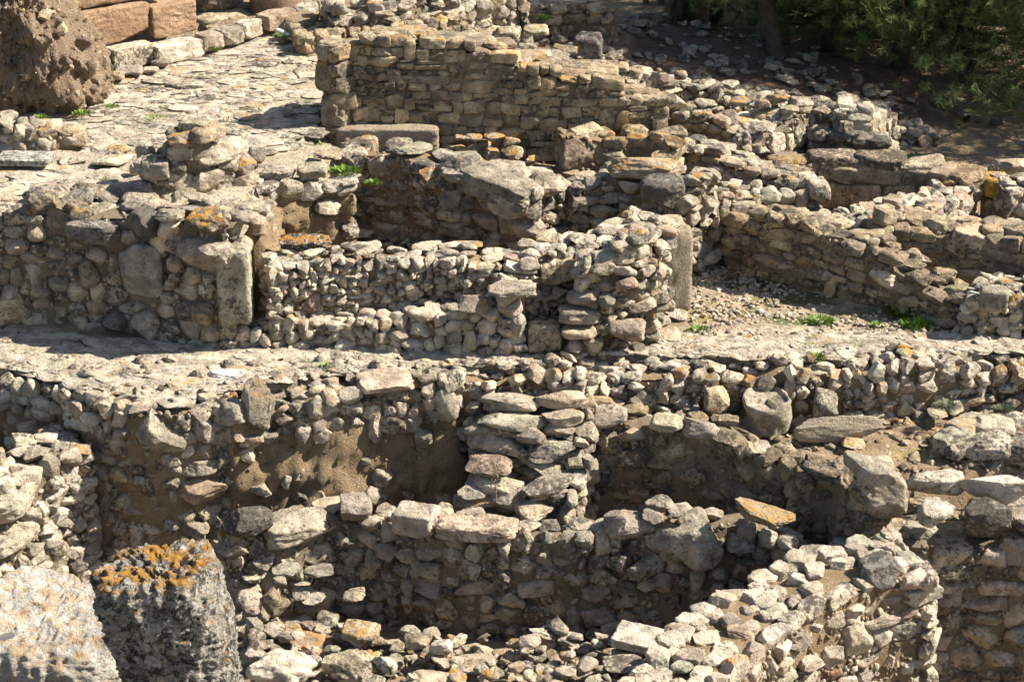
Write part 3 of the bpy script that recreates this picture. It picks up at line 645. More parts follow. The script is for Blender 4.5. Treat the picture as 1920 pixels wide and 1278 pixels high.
wall('rubble_wall', 'wide wall descending to the right behind the dark crusted rock', [(1252,270,1.12),(1320,292,1.06),(1400,312,0.98),(1505,336,0.8)], zb=-0.05, mode='course', T=0.55, w=(0.16,0.42), h=(0.11,0.24), kind='blocky', pal='grey', rough=0.05, prot=0.07, lich=0.08)
wall('orthostat_wall', 'row of large upright grey slabs in front of the shaded dirt clearing', [(1440,300,0.75),(1500,308,0.75),(1560,300,0.8),(1640,304,0.8),(1720,316,0.75),(1800,332,0.7)], zb=-0.1, mode='course', T=0.38, w=(0.35,0.75), h=(0.22,0.45), kind='ashlar', pal='tan', mat=M_DARKSTONE, rough=0.05, prot=0.03, tilt=0.05, lich=0.12)
wall('rubble_wall', 'end wall joined to the yellow-lichened pillar, at the right edge', [(1888,352,0.7),(2000,346,0.7)], zb=-0.1, mode='course', T=0.6, w=(0.2,0.4), h=(0.14,0.3), kind='rubble', pal='pale', rough=0.05, ends=(True, False))
wall('rubble_wall', 'low wall with orange-lichened flat copings, in front of the tall coursed wall', [(1058,254,1.5),(1130,248,1.5),(1200,248,1.46),(1256,262,1.42)], zb=0.6, mode='course', T=0.4, w=(0.3,0.6), h=(0.16,0.3), kind='blocky', pal='tan', rough=0.04, lich=0.5, core_mat=M_EARTH)
# tall coursed wall
wall('coursed_wall', 'tall weathered wall of tan squared courses stepping down to the right, upper centre', [(655,84,272,1.1),(720,76,277,1.1),(860,80,286,1.0),(930,98,290,0.97),(1000,128,296,0.95),(1060,138,300,0.9),(1140,150,300,0.9),(1165,172,300,0.9),(1250,196,300,0.85)], mode='course', T=0.6, w=(0.14,0.46), h=(0.09,0.2), kind=('blocky','ashlar','ashlar'), pal='tan', mat=M_STONE,
     rough=0.04, prot=0.025, tilt=0.06, rot_in=0.06, lich=0.14, batter=0.01, capw=0.4)
wall('wall_pier', 'narrow pier of squared blocks at the left end of the tall coursed wall', [(603,98,264,1.2),(652,92,268,1.2)], mode='course', T=0.5, w=(0.25,0.42), h=(0.2,0.34), kind='ashlar', pal='tan', rough=0.02, prot=0.02, tilt=0.03, batter=0.0, blocks=[dict(px=(603,190,652,268), kind='ashlar', name='plastered_base', mat=M_GREYPLASTER, d=0.5, out=0.04)])
wall('coursed_wall', 'second tier of squared stones behind the right half of the tall coursed wall', [(930,102,2.0),(1000,108,1.9),(1060,118,1.8),(1140,120,1.6),(1195,135,1.5)], zb=0.7, mode='course', T=0.6, w=(0.2,0.46), h=(0.14,0.26), kind='blocky', pal='grey', rough=0.08, lich=0.12, prot=0.06)
wall('rubble_wall', 'tumbled wall stub stepping down to the right of the tall coursed wall', [(1190,208,1.3),(1260,206,1.22),(1330,222,1.14),(1395,250,1.05)], zb=0.2, T=0.5, w=(0.18,0.42), h=(0.12,0.24), kind='blocky', pal='grey', rough=0.08, prot=0.06, tilt=0.1, mode='course', lich=0.14)
wall('rubble_wall', 'sunlit wall of fitted blocks with rounded boulders on top, below the pines', [(1385,246,1.08),(1450,236,1.08),(1500,222,1.08),(1550,196,1.08)], zb=0.0, mode='course', T=0.9, w=(0.18,0.42), h=(0.13,0.27), kind='blocky', pal='pale', rough=0.09, lich=0.16, prot=0.06)
wall('rubble_wall', 'dark low wall of squared stones in front of the ashlar pier', [(1515,250,0.85),(1590,262,0.85),(1660,278,0.78)], zb=-0.05, mode='course', T=0.4, w=(0.25,0.46), h=(0.16,0.3), kind='blocky', pal='dark', mat=M_DARKSTONE, rough=0.08)
wall('wall_pier', 'ashlar pier with bright right side, nearest the shaded dirt clearing', [(1570,212,1.15),(1632,214,1.15),(1684,210,0.9)], zb=-0.05, mode='course', T=0.6, w=(0.22,0.44), h=(0.14,0.26), kind='ashlar', pal='pale', rough=0.06, prot=0.03)
wall('rubble_wall', 'long low line of stones along the edge of the pine shade', [(1235,150,0.95),(1350,164,0.8),(1450,176,0.65),(1600,198,0.5),(1740,246,0.25)], zb=-0.1, T=0.4, w=(0.18,0.42), h=(0.12,0.22), kind='rubble', pal='grey', rough=0.07, prot=0.07, tilt=0.2, lich=0.08)
# far walls, upper centre
wall('rubble_wall', 'far wall of small neat stones with a broad flat top, behind the tall coursed wall', [(560,72,1.9),(690,66,1.85),(770,52,1.85),(850,34,1.85),(895,14,1.85)], zb=0.9, mode='course', T=0.8, w=(0.13,0.32), h=(0.10,0.19), kind='blocky', pal='tan', rough=0.06, lich=0.06)
wall('rubble_wall', 'farthest wall in the sun with an orange-stained end, at the top centre', [(985,20,1.5),(1070,16,1.5),(1148,18,1.5)], zb=0.5, mode='course', T=0.6, w=(0.2,0.44), h=(0.12,0.24), kind='blocky', pal='tan', rough=0.06, lich=0.3)
wall('rubble_wall', 'far broken wall reaching the top of the scene, above the broad flat-topped wall', [(620,18,2.2),(760,6,2.2),(900,-12,2.1),(990,-18,2.0)], zb=1.2, T=0.7, w=(0.2,0.46), h=(0.12,0.24), kind='rubble', pal='grey', rough=0.12, lich=0.08)

# ---------------------------------------------------------------- things that stand by themselves
def beam(name, p0, p1, w, h, mat, parent=None, org=(0,0,0), kind='slab', pal='tan', tint=None, n=14, lift=0.0, sharp=30):
    """a long squared piece from point to point: w deep (away from the viewer), h high, its foot on the two points"""
    p0, p1 = np.array(p0, float), np.array(p1, float); d = p1 - p0; L = np.linalg.norm(d); a = math.atan2(d[1], d[0])
    m = MB(); B = rotm(0, 0, a) @ rotm(0, -math.asin(d[2] / L), 0)
    m.stone((p0 + p1) / 2 + np.array([0, 0, h / 2 + lift]) + B[:, 1] * w / 2, (L, w, h), B, kind, pal, 0.0, n=n, tint=tint)
    return m.build(name, mat, parent, org, sharp=sharp)
block('stone_slab', 'bright white flat stone lying on the rock path near its rim', 'slab', (383, 684, 462, 716), 0.0, 'flat', 'pale', tint=(0.74, 0.70, 0.62), d=0.3, sink=0.02)
# the brown conglomerate outcrop at the upper left
def outcrop():
    c = P(60, 216, 1.62); root = thing('rock_outcrop', 'tall crumbling mass of reddish brown conglomerate at the upper left corner', 'rock outcrop', c); root['kind'] = 'thing'
    D, F = CS(52); q = D / (np.abs(D) ** 3.0).sum(1)[:, None] ** (1 / 3.0)
    V = q * np.array([1.0, 0.85, 1.7]); t = np.clip((V[:, 2] + 1.35) / 1.9, 0, 2)
    right = np.interp(t, [0, 0.15, 0.4, 0.65, 1.0, 1.5], [1.12, 0.92, 0.74, 0.5, 0.2, -0.1]); left = -1.25 + 0.2 * t
    V[:, 0] = left + (right - left) * (V[:, 0] + 1) / 2; V[:, 1] *= (1.15 - 0.25 * t)
    V += D * (0.06 * fnoise(V, 41, 1.6, 4, 0.6) + 0.07 * fnoise(V, 42, 5, 4, 0.72))[:, None]
    m = MB(); m.add(V + c + np.array([0, 0.9, 1.35]), F, (0.3, 0.2, 0.13)); m.build('conglomerate_mass', M_REDROCK, root, tuple(c))
    s = MB(); Vw = V + c + np.array([0, 0.9, 1.35])
    for i in rng.choice(np.where((D[:, 1] < 0.25) & (V[:, 2] > -1.5))[0], 1000):
        big = rng.random() < .06; z = rng.uniform(0.12, 0.24) if big else rng.uniform(0.02, 0.085); br = rng.random() < (.25 if big else .8)
        s.stone(Vw[i] - D[i] * (0.06 if big else 0.012), (z * rng.uniform(1, 1.6), z, z * rng.uniform(0.6, 1)), rotm(*rng.normal(size=3)), 'rubble', 'tan', n=5, tint=np.array([0.38, 0.27, 0.18]) * rng.uniform(.75, 1.25) if br else None)
    o = s.build('embedded_stones', M_STONE, root, tuple(c), sharp=38); o['kind'] = 'stuff'
outcrop()
# ruined stage building: plastered wall, plinth, pier, steps
o_ = P(230, 118, 1.72)
st_ = thing('stage_wall', 'ochre plastered ruined wall on a moulded stone plinth, at the top left', 'wall', o_); st_['kind'] = 'thing'; o_ = tuple(o_)
def up(px, py, z, back=0.0): q = P(px, py, 1.72); return np.array([q[0], q[1] + back, z])
beam('plaster_panel', up(40, 148, 1.96), up(292, 101, 1.96), 0.6, 0.56, M_PLASTER, st_, o_, 'slab', tint=(.4,.25,.14), n=30)
beam('upper_course', up(40, 148, 2.52, .12), up(330, 94, 2.52, .12), 0.5, 0.9, M_PLASTER, st_, o_, 'slab', n=30)
beam('plinth', up(60, 156, 1.68), up(212, 129, 1.68), 0.3, 0.29, M_PALESTONE, st_, o_, 'slab', 'pale', n=16)
beam('plinth', up(213, 129, 1.68), up(294, 114, 1.68), 0.3, 0.31, M_PALESTONE, st_, o_, 'slab', 'pale', n=16)
beam('corner_block', up(290, 103, 1.93), up(376, 85, 1.93), 0.6, 0.5, M_PLASTER, st_, o_, 'slab', n=24)
beam('plinth', up(296, 118, 1.66), up(390, 99, 1.66), 0.35, 0.28, M_PALESTONE, st_, o_, 'slab', 'pale', n=16)
o_ = P(420, 66, 1.75); sp_ = thing('stone_steps', 'worn stone steps rising between the ochre wall and the round brown pier', 'steps', o_); o_ = tuple(o_)
for i in range(4):
    beam('step', up(378, 80, 1.7 + .26 * i, .3 + .36 * i), up(476, 60, 1.7 + .26 * i, .3 + .36 * i), 0.5, 0.27, M_STONE, sp_, o_, 'ashlar', 'tan', n=20)
c_ = P(512, 46, 1.75); D, F = CS(26)
V = D / (np.abs(D[:, :2]) ** 2).sum(1)[:, None].clip(0.25) ** 0.5 * np.array([0.42, 0.42, 1]); V[:, 2] = np.clip(D[:, 2] * 1.6, -1, 1) * 0.75
V += D * (0.03 * fnoise(V, 77, 3, 3, 0.6))[:, None]; m = MB(); m.add(V + c_ + np.array([0, 0.42, 0.72]), F, (0.3, 0.19, 0.12))
tag(m.build('round_pier', M_REDROCK, None, tuple(c_)), 'round stump of a reddish brown pier beside the steps at the top left', 'pier')
kp = [(384, 101), (424, 92), (462, 80), (497, 66)]
for i in range(3):
    o = beam('kerb_stone', P(*kp[i], 1.72), P(*kp[i+1], 1.72), 0.3, 0.27, M_PALESTONE, None, (0,0,0), 'ashlar', 'pale', n=14)
    tag(o, ['rough kerb stone next to the moulded plinth, at the edge of the paved street', 'middle kerb stone below the worn steps, at the edge of the paved street', 'pale kerb stone at the foot of the round brown pier'][i], 'kerb stone', 'kerb stones along the paved street')
kp = [(505, 62), (560, 44), (600, 30), (650, 8)]
for i in range(3):
    o = beam('kerb_stone', P(*kp[i], 1.75), P(*kp[i+1], 1.78), 0.35, 0.24, M_PALESTONE, None, (0,0,0), 'slab', 'pale', n=14)
    tag(o, ['long kerb slab behind the white pipe, starting by the round pier', 'middle kerb slab of the row that climbs to the top behind the pipe', 'farthest kerb slab, cut by the top of the picture'][i], 'kerb stone', 'kerb stones along the paved street')
# white drain pipe
def tube(m, pts, r, sides=12, tint=(0.7,0.68,0.62)):
    pts = [np.array(p, float) for p in pts]; rings = []
    for i, p in enumerate(pts):
        d = pts[min(i+1, len(pts)-1)] - pts[max(i-1, 0)]; d /= np.linalg.norm(d)
        u = np.cross(d, [0, 0, 1.0] if abs(d[2]) < 0.9 else [1.0, 0, 0]); u /= np.linalg.norm(u); v = np.cross(d, u)
        rr = r[i] if hasattr(r, '__len__') else r
        a = np.arange(sides) * 2 * math.pi / sides
        rings.append(p + rr * (np.cos(a)[:, None] * u + np.sin(a)[:, None] * v))
    V = np.concatenate(rings); F = []
    for i in range(len(pts) - 1):
        for k in range(sides): F.append((i*sides+k, i*sides+(k+1)%sides, (i+1)*sides+(k+1)%sides, (i+1)*sides+k))
    m.add(V, np.array(F, np.int32), tint)
M_PIPE, nt, b = newmat('white_plastic'); b.inputs['Base Color'].default_value = (0.55, 0.53, 0.49, 1); b.inputs['Roughness'].default_value = 0.5
m = MB(); tube(m, [P(520, 68, 1.72) + [0, 0, .08], P(604, 106, 1.55) + [0, 0, .10]], 0.05); tag(m.build('drain_pipe', M_PIPE), 'thin white pipe lying on the paved street and pointing at the tall wall', 'pipe', 'white drain pipes')
m = MB(); tube(m, [P(540, 58, 1.72) + [0, 0, .1], P(588, 38, 1.75) + [0, 0, .14]], 0.05); tag(m.build('drain_pipe', M_PIPE), 'shorter white pipe lying along the kerb slabs, farther from the tall wall', 'pipe', 'white drain pipes')

# row of rough stones at the foot of the plinth
for i, px in enumerate([(168,132,196,152), (188,125,232,150), (212,116,266,141), (280,104,316,125), (266,118,296,134), (165,138,186,152)]):
    block('kerb_boulder', ['small rough stone under the left end of the plinth', 'squared rough stone in the row under the plinth, left of the widest one', 'widest rounded stone of the row under the plinth', 'rounded stone under the plinth corner, last of its row to the right', 'small flat stone between the rounded stones under the plinth', 'smallest stone at the left start of the row under the plinth'][i], 'boulder', px, 1.7, 'blocky', 'grey', group='rough stones under the plinth')
block('stone_slab', 'clean pale grey rectangular slab lying on the terrace at the left edge', 'slab', (-12, 277, 92, 309), 1.6, 'slab', 'grey', d=0.42, tint=(0.50,0.46,0.385), rot=-0.05, mat=M_PALESTONE)
for i, px in enumerate([(470,298,552,342), (552,294,612,340)]):
    block('boulder', ['big rounded grey block left of its twin, by the green weeds near the earth pit', 'big pale rounded block right of its twin, by the green weeds near the earth pit'][i], 'boulder', px, 1.42, 'blocky', 'grey', d=0.5, group='pair of blocks by the earth pit')
block('boulder', 'angular block under the crooked stack at the corner of the paved street', 'boulder', (462,266,498,304), 1.45, 'blocky', 'grey')
block('boulder', 'round rough block lying just left of the weeds beside the paved street', 'boulder', (580,272,640,302), 1.4, 'rubble', 'grey', d=0.4)
for i, px in enumerate([(192,262,250,290), (165,278,240,318), (105,283,160,310), (60,300,110,322), (240,300,262,330)]):
    block('terrace_stone', ['orange-topped rough stone on the back of the terrace', 'wide grey boulder left of the ragged stack on the terrace', 'flat pale stone right of the clean slab on the terrace', 'small flat stone in front of the clean slab', 'narrow stone standing against the ragged stack'][i], 'stone', px, 1.5, 'rubble', 'pale', lich=0.9 if i == 0 else 0.1, group='loose stones on the terrace')
block('lichen_block', 'dark squared block with orange lichen, on the left end of the long pale wall', 'stone block', (520, 422, 622, 476), 1.03, 'blocky', 'dark', lich=1.0, mat=M_CRUST, d=0.42)
block('squared_block', 'pale grey block at the left rim of the earth pit', 'stone block', (428, 392, 498, 440), 1.15, 'ashlar', 'grey', d=0.4)
block('standing_slab', 'tall smooth-plastered standing slab with a shaded right face, right of the apse', 'standing slab', (1218, 398, 1291, 588), 0.0, 'slab', 'tan', d=0.55, mat=M_GREYPLASTER, rot=0.22)
block('crusted_rock', 'big dark lichen-crusted rock leaning above the standing slab', 'rock', (1203, 312, 1289, 402), 1.1, 'blocky', 'dark', mat=M_DARKSTONE, d=0.5, tilt=(0, -0.2), tint=(0.34,0.29,0.22))
for i, px in enumerate([(1228,400,1285,428), (1180,418,1228,440), (1150,432,1200,452), (1118,432,1152,462)]):
    block('cap_slab', ['broad grey slab lying on the head of the standing slab', 'thin grey slab beside the head of the standing slab', 'dark flat slab on the pale wall where it nears the standing slab', 'pale rough cap left of the dark flat slab on the pale wall'][i], 'slab', px, [1.15, 1.1, 1.06, 1.04][i], 'slab' if i == 2 else 'blocky', 'dark' if i == 2 else 'grey', d=0.5, group='slabs capping the pale wall')
block('squared_block', 'pitted square tan block set upright at the foot of the cobble wall', 'stone block', (988, 590, 1052, 668), 0.0, 'ashlar', 'tan', d=0.3, tint=(0.42,0.34,0.22), rot=0.1)
# pile of flat drums right of it
zz = 0.0
for i, (px, k) in enumerate([((1054,618,1098,672), 'cobble'), ((1092,612,1138,670), 'cobble'), ((1052,596,1124,636), 'blocky'), ((1046,560,1124,610), 'blocky')]):
    block('stacked_stone', ['round pale cobble at the bottom left of the stack beside the square block', 'round pale cobble at the bottom right of the stack beside the square block', 'dark flat stone in the middle of the stack beside the square block', 'grey domed stone topmost of the stack beside the square block'][i], 'stone', px, [0, 0, 0.27, 0.42][i], k, 'pale' if i < 2 else 'grey', d=0.36, group='stack of stones beside the square block')
for i, px in enumerate([(1232,560,1292,602), (1215,598,1290,642), (1140,640,1200,668), (1060,640,1110,672)]):
    block('fallen_stone', ['smooth flat stone at the foot of the standing slab', 'sloping split rock below the standing slab, on the path edge', 'flat dark rock under the cobbled apse end', 'flat stone under the stack beside the square block'][i], 'stone', px, 0.0, 'rubble', 'pale', d=0.5, group='stones fallen at the foot of the apse')
# mound of lichened rubble in front of the tall wall
mp = [((835,258,880,300),0), ((868,262,905,298),0), ((900,268,940,302),0), ((938,262,985,300),0), ((868,244,905,266),.28), ((905,240,950,262),.32), ((940,250,976,274),.24), ((890,250,925,282),.12), ((985,284,1018,304),0), ((850,246,880,264),.2)]
for i, (px, dz) in enumerate(mp):
    block('mound_rock', 'orange-lichened rock in the rubble mound before the tall coursed wall', 'rock', px, 1.08 + dz, 'rubble', 'grey', lich=1.0, group='rubble mound before the tall coursed wall')
block('plastered_plinth', 'long low plastered plinth at the foot of the tall coursed wall', 'plinth', (630, 226, 824, 286), 1.12, 'slab', 'tan', d=0.3, mat=M_GREYPLASTER, n=24)
block('boulder', 'rough block between the squared block wall and the apse back wall', 'boulder', (958,300,1040,350), 0.95, 'blocky', 'grey', d=0.6)
block('boulder', 'small cube-shaped stone standing in the apse', 'boulder', (1036,350,1080,392), 0.6, 'ashlar', 'grey')
for i, px in enumerate([(840,412,905,446), (945,420,985,448), (770,448,838,470), (850,446,905,466), (985,380,1040,420), (640,420,700,448)]):
    block('pit_rock', ['dark rock on the floor of the earth pit', 'dark round rock by the yellow moss in the apse', 'flat pale slab lying on the rim of the pale wall', 'orange flat stone lying on the rim of the pale wall', 'shaded rock against the apse back wall', 'brown lump in the shadow of the earth pit'][i], 'rock', px, [0.35, 0.3, 1.0, 1.0, 0.4, 0.3][i], 'rubble', 'grey', lich=0.8 if i == 3 else 0, group='rocks in and around the earth pit')
# lichen pillar and its neighbours at the right
lp = block('lichen_pillar', 'squared stone pillar with bright yellow and orange lichen on its head, at the right', 'pillar', (1842, 352, 1886, 434), -0.1, 'ashlar', 'tan', d=0.45, lich=0.3)
lh = block('lichen_head', None, None, (1838, 316, 1890, 372), 0.42, 'ashlar', 'tan', d=0.48, lich=1.0, tint=(0.46, 0.31, 0.055))
bx = np.array(lp.location); lh.location = (lp.location.x - bx[0], 0.0, lh.location.z - bx[2]); lh.parent = lp
block('boulder', 'broken grey block cut by the right edge, behind the lichened pillar', 'boulder', (1870, 284, 1945, 338), 0.3, 'blocky', 'grey', lich=0.3)
for i, px in enumerate([(1290,350,1372,382), (1366,366,1420,398), (1310,378,1358,402), (1335,280,1380,306), (1385,255,1430,284), (1250,256,1290,282), (1640,262,1690,292)]):
    block('loose_block', ['flat orange-stained stone on the wall behind the gravel room', 'flat grey stone on the wall behind the gravel room', 'small rough stone left on the wall behind the gravel room', 'rounded stone on the wide descending wall', 'squared block below the bright fitted wall', 'block with an orange top behind the crusted rock', 'dark block at the foot of the ashlar pier'][i], 'stone block', px, [0.72, 0.72, 0.7, 0.95, 0.75, 1.05, 0.3][i], 'rubble' if i < 4 else 'ashlar', 'grey', lich=0.7 if i in (0, 5) else 0.1, group='loose blocks on the right-hand walls')
# boulders on and around the bright fitted wall
for i, px in enumerate([(1352,196,1392,246), (1368,174,1412,202), (1412,180,1446,206), (1440,168,1480,196), (1462,190,1500,214), (1478,172,1528,205), (1520,192,1560,216), (1562,196,1596,220), (1590,206,1636,232), (1235,168,1290,205), (1300,176,1345,205), (1160,160,1200,186)]):
    block('crest_boulder', ['upright dark boulder at the left end of the bright fitted wall', 'orange-topped boulder behind the upright one on the fitted wall', 'round boulder on the crest of the fitted wall, right of the orange-topped one', 'squared boulder highest on the fitted wall', 'flat boulder at the front of the fitted wall crest', 'broad boulder at the right end of the fitted wall crest', 'dark boulder where the fitted wall meets the ashlar pier', 'rough block on the left of the ashlar pier head', 'squared block on the ashlar pier head', 'big tilted block right of the tall coursed wall', 'rounded rock on the wall stub under the pines', 'small block on the stepped end of the tall coursed wall'][i], 'boulder', px,
          [0.95,1.12,1.15,1.2,1.15,1.15,1.05,1.1,1.12,1.2,1.15,1.5][i], ['cobble','rubble','rubble','blocky'][i % 4], 'grey', lich=0.8 if i in (1, 3) else 0.15, group='boulders on the walls below the pines')
# blocks and the column stump in the far centre
block('column_stump', 'dark weathered upright column stump at the far centre near the pine shade', 'column stump', (1074, 52, 1132, 114), 0.95, 'ashlar', 'dark', d=0.5, mat=M_DARKSTONE)
for i, px in enumerate([(1034,76,1085,104), (1084,92,1070,112), (922,40,978,74), (890,48,930,70), (980,40,1030,68), (1040,116,1096,142), (1020,100,1050,116), (955,78,990,98), (1138,108,1180,136), (1190,118,1215,140), (1264,125,1290,150), (760,36,800,56), (700,14,740,30)]):
    if px[2] <= px[0]: continue
    block('far_block', 'grey squared block among the far tumbled walls', 'stone block', px, [1.75,1.7,1.5,1.5,1.4,1.65,1.75,1.85,1.45,1.2,1.1,1.9,2.1][i], 'blocky', 'grey', lich=0.35, group='blocks strewn over the far walls')
# stone basin on the ledge under the path
def basin():
    c = P(1442, 824, -0.62); a = np.linspace(0, 2 * math.pi, 49)[:-1]; rows = []
    prof = [(0.27, 0.0), (0.275, 0.06), (0.28, 0.12), (0.283, 0.18), (0.286, 0.24), (0.288, 0.30), (0.29, 0.36), (0.292, 0.42), (0.28, 0.44), (0.25, 0.435), (0.235, 0.41), (0.22, 0.395), (0.0, 0.39)]
    for r_, z_ in prof:
        br = 1 - 0.14 * (np.cos(a - 4.3) > 0.75) * (z_ > 0.3)
        rows.append(np.stack([np.cos(a) * r_, np.sin(a) * r_, z_ * br], 1))
    V = np.stack(rows, 1).reshape(-1, 3); n_ = len(prof); F = []
    for i in range(48):
        for j in range(n_ - 1): F.append((i*n_+j, ((i+1)%48)*n_+j, ((i+1)%48)*n_+j+1, i*n_+j+1))
    V = V + np.c_[V[:, :2], np.zeros(len(V))] * (0.10 * fnoise(V, 8, 5, 4))[:, None]
    m = MB(); m.add(V + c + np.array([0, 0.32, 0]), np.array(F, np.int32), (0.40, 0.33, 0.24))
    tag(m.build('stone_basin', M_PALESTONE, None, tuple(c)), 'broken round stone basin standing on the ledge under the rubble slope', 'basin')
basin()
o = beam('plaster_wall', P(1486, 836, -0.64), P(1660, 836, -0.66), 0.2, 0.34, M_GREYPLASTER, None, (0,0,0), 'blocky', n=30); tag(o, 'low strip of tan plastered wall right of the broken basin', 'plastered wall', kind='thing')
for i, (px, z) in enumerate([((1366,786,1400,842),-.7),((1400,830,1450,852),-.55),((1270,740,1310,772),-.5),((1580,815,1632,842),-.55),((1640,855,1680,880),-.6),((1700,780,1742,828),-.75),((1730,776,1782,824),-.75),((1740,755,1780,785),-.5),((1660,815,1695,840),-.72),((1690,830,1730,850),-.74),((1795,775,1870,812),-.55),((1880,772,1950,805),-.55)]):
    block('ledge_stone', ['pointed pale boulder left of the broken basin', 'flat stone in front of the broken basin', 'grey stone at the foot of the rubble slope left of the basin', 'orange stone in front of the plaster strip', 'round stone on the dark wall behind the pit', 'dark hollow boulder right of the plaster strip', 'dark boulder beside the massive blocks on the ledge', 'small pale block resting on dark boulders right of the plaster strip', 'small brick-like stone on the ledge', 'reddish flat stone on the ledge', 'long pale block at the back of the massive low wall', 'last pale block at the right edge behind the massive low wall'][i], 'stone', px, z, 'rubble' if i < 10 else 'blocky', 'dark' if i in (5, 6) else 'pale', lich=1.0 if i == 3 else 0.1, group='stones lying on the ledge', d=0.4)
# great boulders on the right-hand wall, and the slab behind it
for i, (px, z, k, p) in enumerate([((1582,866,1705,985),-0.92,'rubble','pale'),((1688,862,1812,935),-0.82,'rubble','pale'),((1796,866,1945,952),-0.84,'rubble','pale'),((1672,930,1728,966),-1.0,'rubble','tan'),((1616,958,1662,1000),-1.1,'cobble','tan'),((1555,1000,1725,1048),-1.2,'flat','grey'),((1500,1012,1612,1062),-1.05,'rubble','grey'),((1555,880,1610,905),-.62,'cobble','tan'),((1640,870,1700,892),-.8,'blocky','grey')]):
    block('great_boulder', ['largest grey boulder at the left end of the right-hand wall', 'pitted flat boulder on the middle of the right-hand wall', 'pale broad boulder on the right-hand wall at the picture edge', 'small reddish boulder set under the pitted flat one', 'round reddish stone with moss left of the dark recess', 'split layered slab lying behind the near right wall', 'grey boulder next to the split slab, behind the near right wall', 'smooth tan boulder on the dark wall behind the pit', 'grey slab bridging the dark wall and the great boulders'][i], 'boulder', px, z, k, p, d=[.45,.32,.36,.3,.3,.6,.45,.35,.3][i], group='great boulders of the right-hand walls', mat=M_STONE)
# hump with the orange rock on the slab wall
for i, (px, z, k) in enumerate([((1376,926,1502,990),-.72,'rubble'),((1362,975,1420,1040),-1.2,'rubble'),((1415,985,1480,1030),-1.15,'cobble'),((1450,970,1512,1030),-1.15,'rubble'),((1370,1010,1430,1062),-1.35,'rubble'),((1425,1010,1500,1058),-1.35,'rubble')]):
    block('hump_rock', ['tilted rock with a bright orange lichened top on the hump', 'dark upright rock left under the orange-topped rock', 'brown rock directly under the orange-topped rock', 'grey rock right under the orange-topped rock', 'dark rock at the left foot of the hump', 'dark rock at the right foot of the hump'][i], 'rock', px, z, k, 'tan' if i == 0 else 'dark', lich=1.0 if i == 0 else 0, tilt=(0, 0.25 if i == 0 else 0), d=0.5, mat=M_STONE if i == 0 else M_DARKSTONE, group='rocks of the hump with the orange rock')
block('stone_slab', 'clean white four-cornered slab lying by the pit at the bottom centre', 'slab', (1150, 1166, 1268, 1222), -1.72, 'slab', 'pale', d=0.42, rot=-0.35, tilt=(0.06, 0.05), tint=(0.60,0.53,0.42))
# rocks at the foot of the slab wall and on the near bank
for i, (px, k, z) in enumerate([((1072,1130,1122,1182),'rubble',-2.3),((1124,1145,1200,1202),'rubble',-2.3),((992,1150,1042,1190),'blocky',-2.35),((1010,1178,1050,1202),'rubble',-1.85),((1042,1180,1086,1212),'rubble',-1.85),((440,1055,498,1092),'flat',-1.6),((440,1092,490,1160),'rubble',-1.75),((486,1080,530,1142),'rubble',-1.7),((505,1040,560,1082),'rubble',-1.4),((565,1045,628,1085),'rubble',-1.4),((545,1085,580,1125),'cobble',-1.6),((590,1130,640,1180),'rubble',-1.9),((560,1095,612,1135),'rubble',-1.65),((640,1090,690,1130),'rubble',-1.7)]):
    block('pit_boulder', 'dark boulder tumbled at the foot of the slab wall', 'boulder', px, z, k, 'grey' if i != 2 else 'dark', mat=M_DARKSTONE, d=0.35, group='boulders tumbled at the foot of the slab wall')
for i, (px, k, z, lab) in enumerate([((450,1200,594,1300),'lump',-1.95,'smooth pale tan boulder at the bottom beside the lichened stump'),((628,1146,712,1212),'rubble',-1.8,'grey lichened boulder on the near bank right of the smooth tan one'),((600,1200,712,1285),'rubble',-1.9,'tall grey boulder on the near bank at the bottom edge'),((745,1235,850,1310),'rubble',-1.95,'pale boulder cut by the bottom edge in the near bank'),((540,1165,610,1215),'rubble',-1.85,'dark boulder with orange lichen on the near bank'),((1130,1215,1215,1262),'rubble',-1.75,'dark flat boulder under the white four-cornered slab'),((1300,1205,1372,1285),'rubble',-1.45,'dark boulder leaning on the near right wall at the bottom edge'),((860,1215,930,1262),'blocky',-1.9,'angular grey boulder in the middle of the near bank')]):
    block('near_boulder', lab, 'boulder', px, z, k, 'pale' if k == 'lump' else 'grey', lich=0.7 if i in (1, 4) else 0.05, d=0.45, mat=M_PALESTONE if k == 'lump' else M_STONE, group='boulders on the near bank')
nb = [(rng.uniform(480, 1290), rng.uniform(1190, 1300)) for _ in range(120)]
for (x, y) in nb:
    s_ = rng.uniform(14, 46) * (1.25 if rng.random() < 0.2 else 1)
    block('bank_stone', 'small broken stone lying loose on the near rubble bank', 'stone', (x, y - s_ * rng.uniform(.6, .95), x + s_, y), -1.88 + rng.uniform(-0.05, 0.1), 'rubble' if rng.random() < .7 else 'blocky', 'pale' if rng.random() < .5 else 'grey', lich=0.8 if rng.random() < .12 else 0, rot=rng.uniform(-.8, .8), tilt=(rng.normal() * .25, rng.normal() * .25), group='loose stones on the near rubble bank')

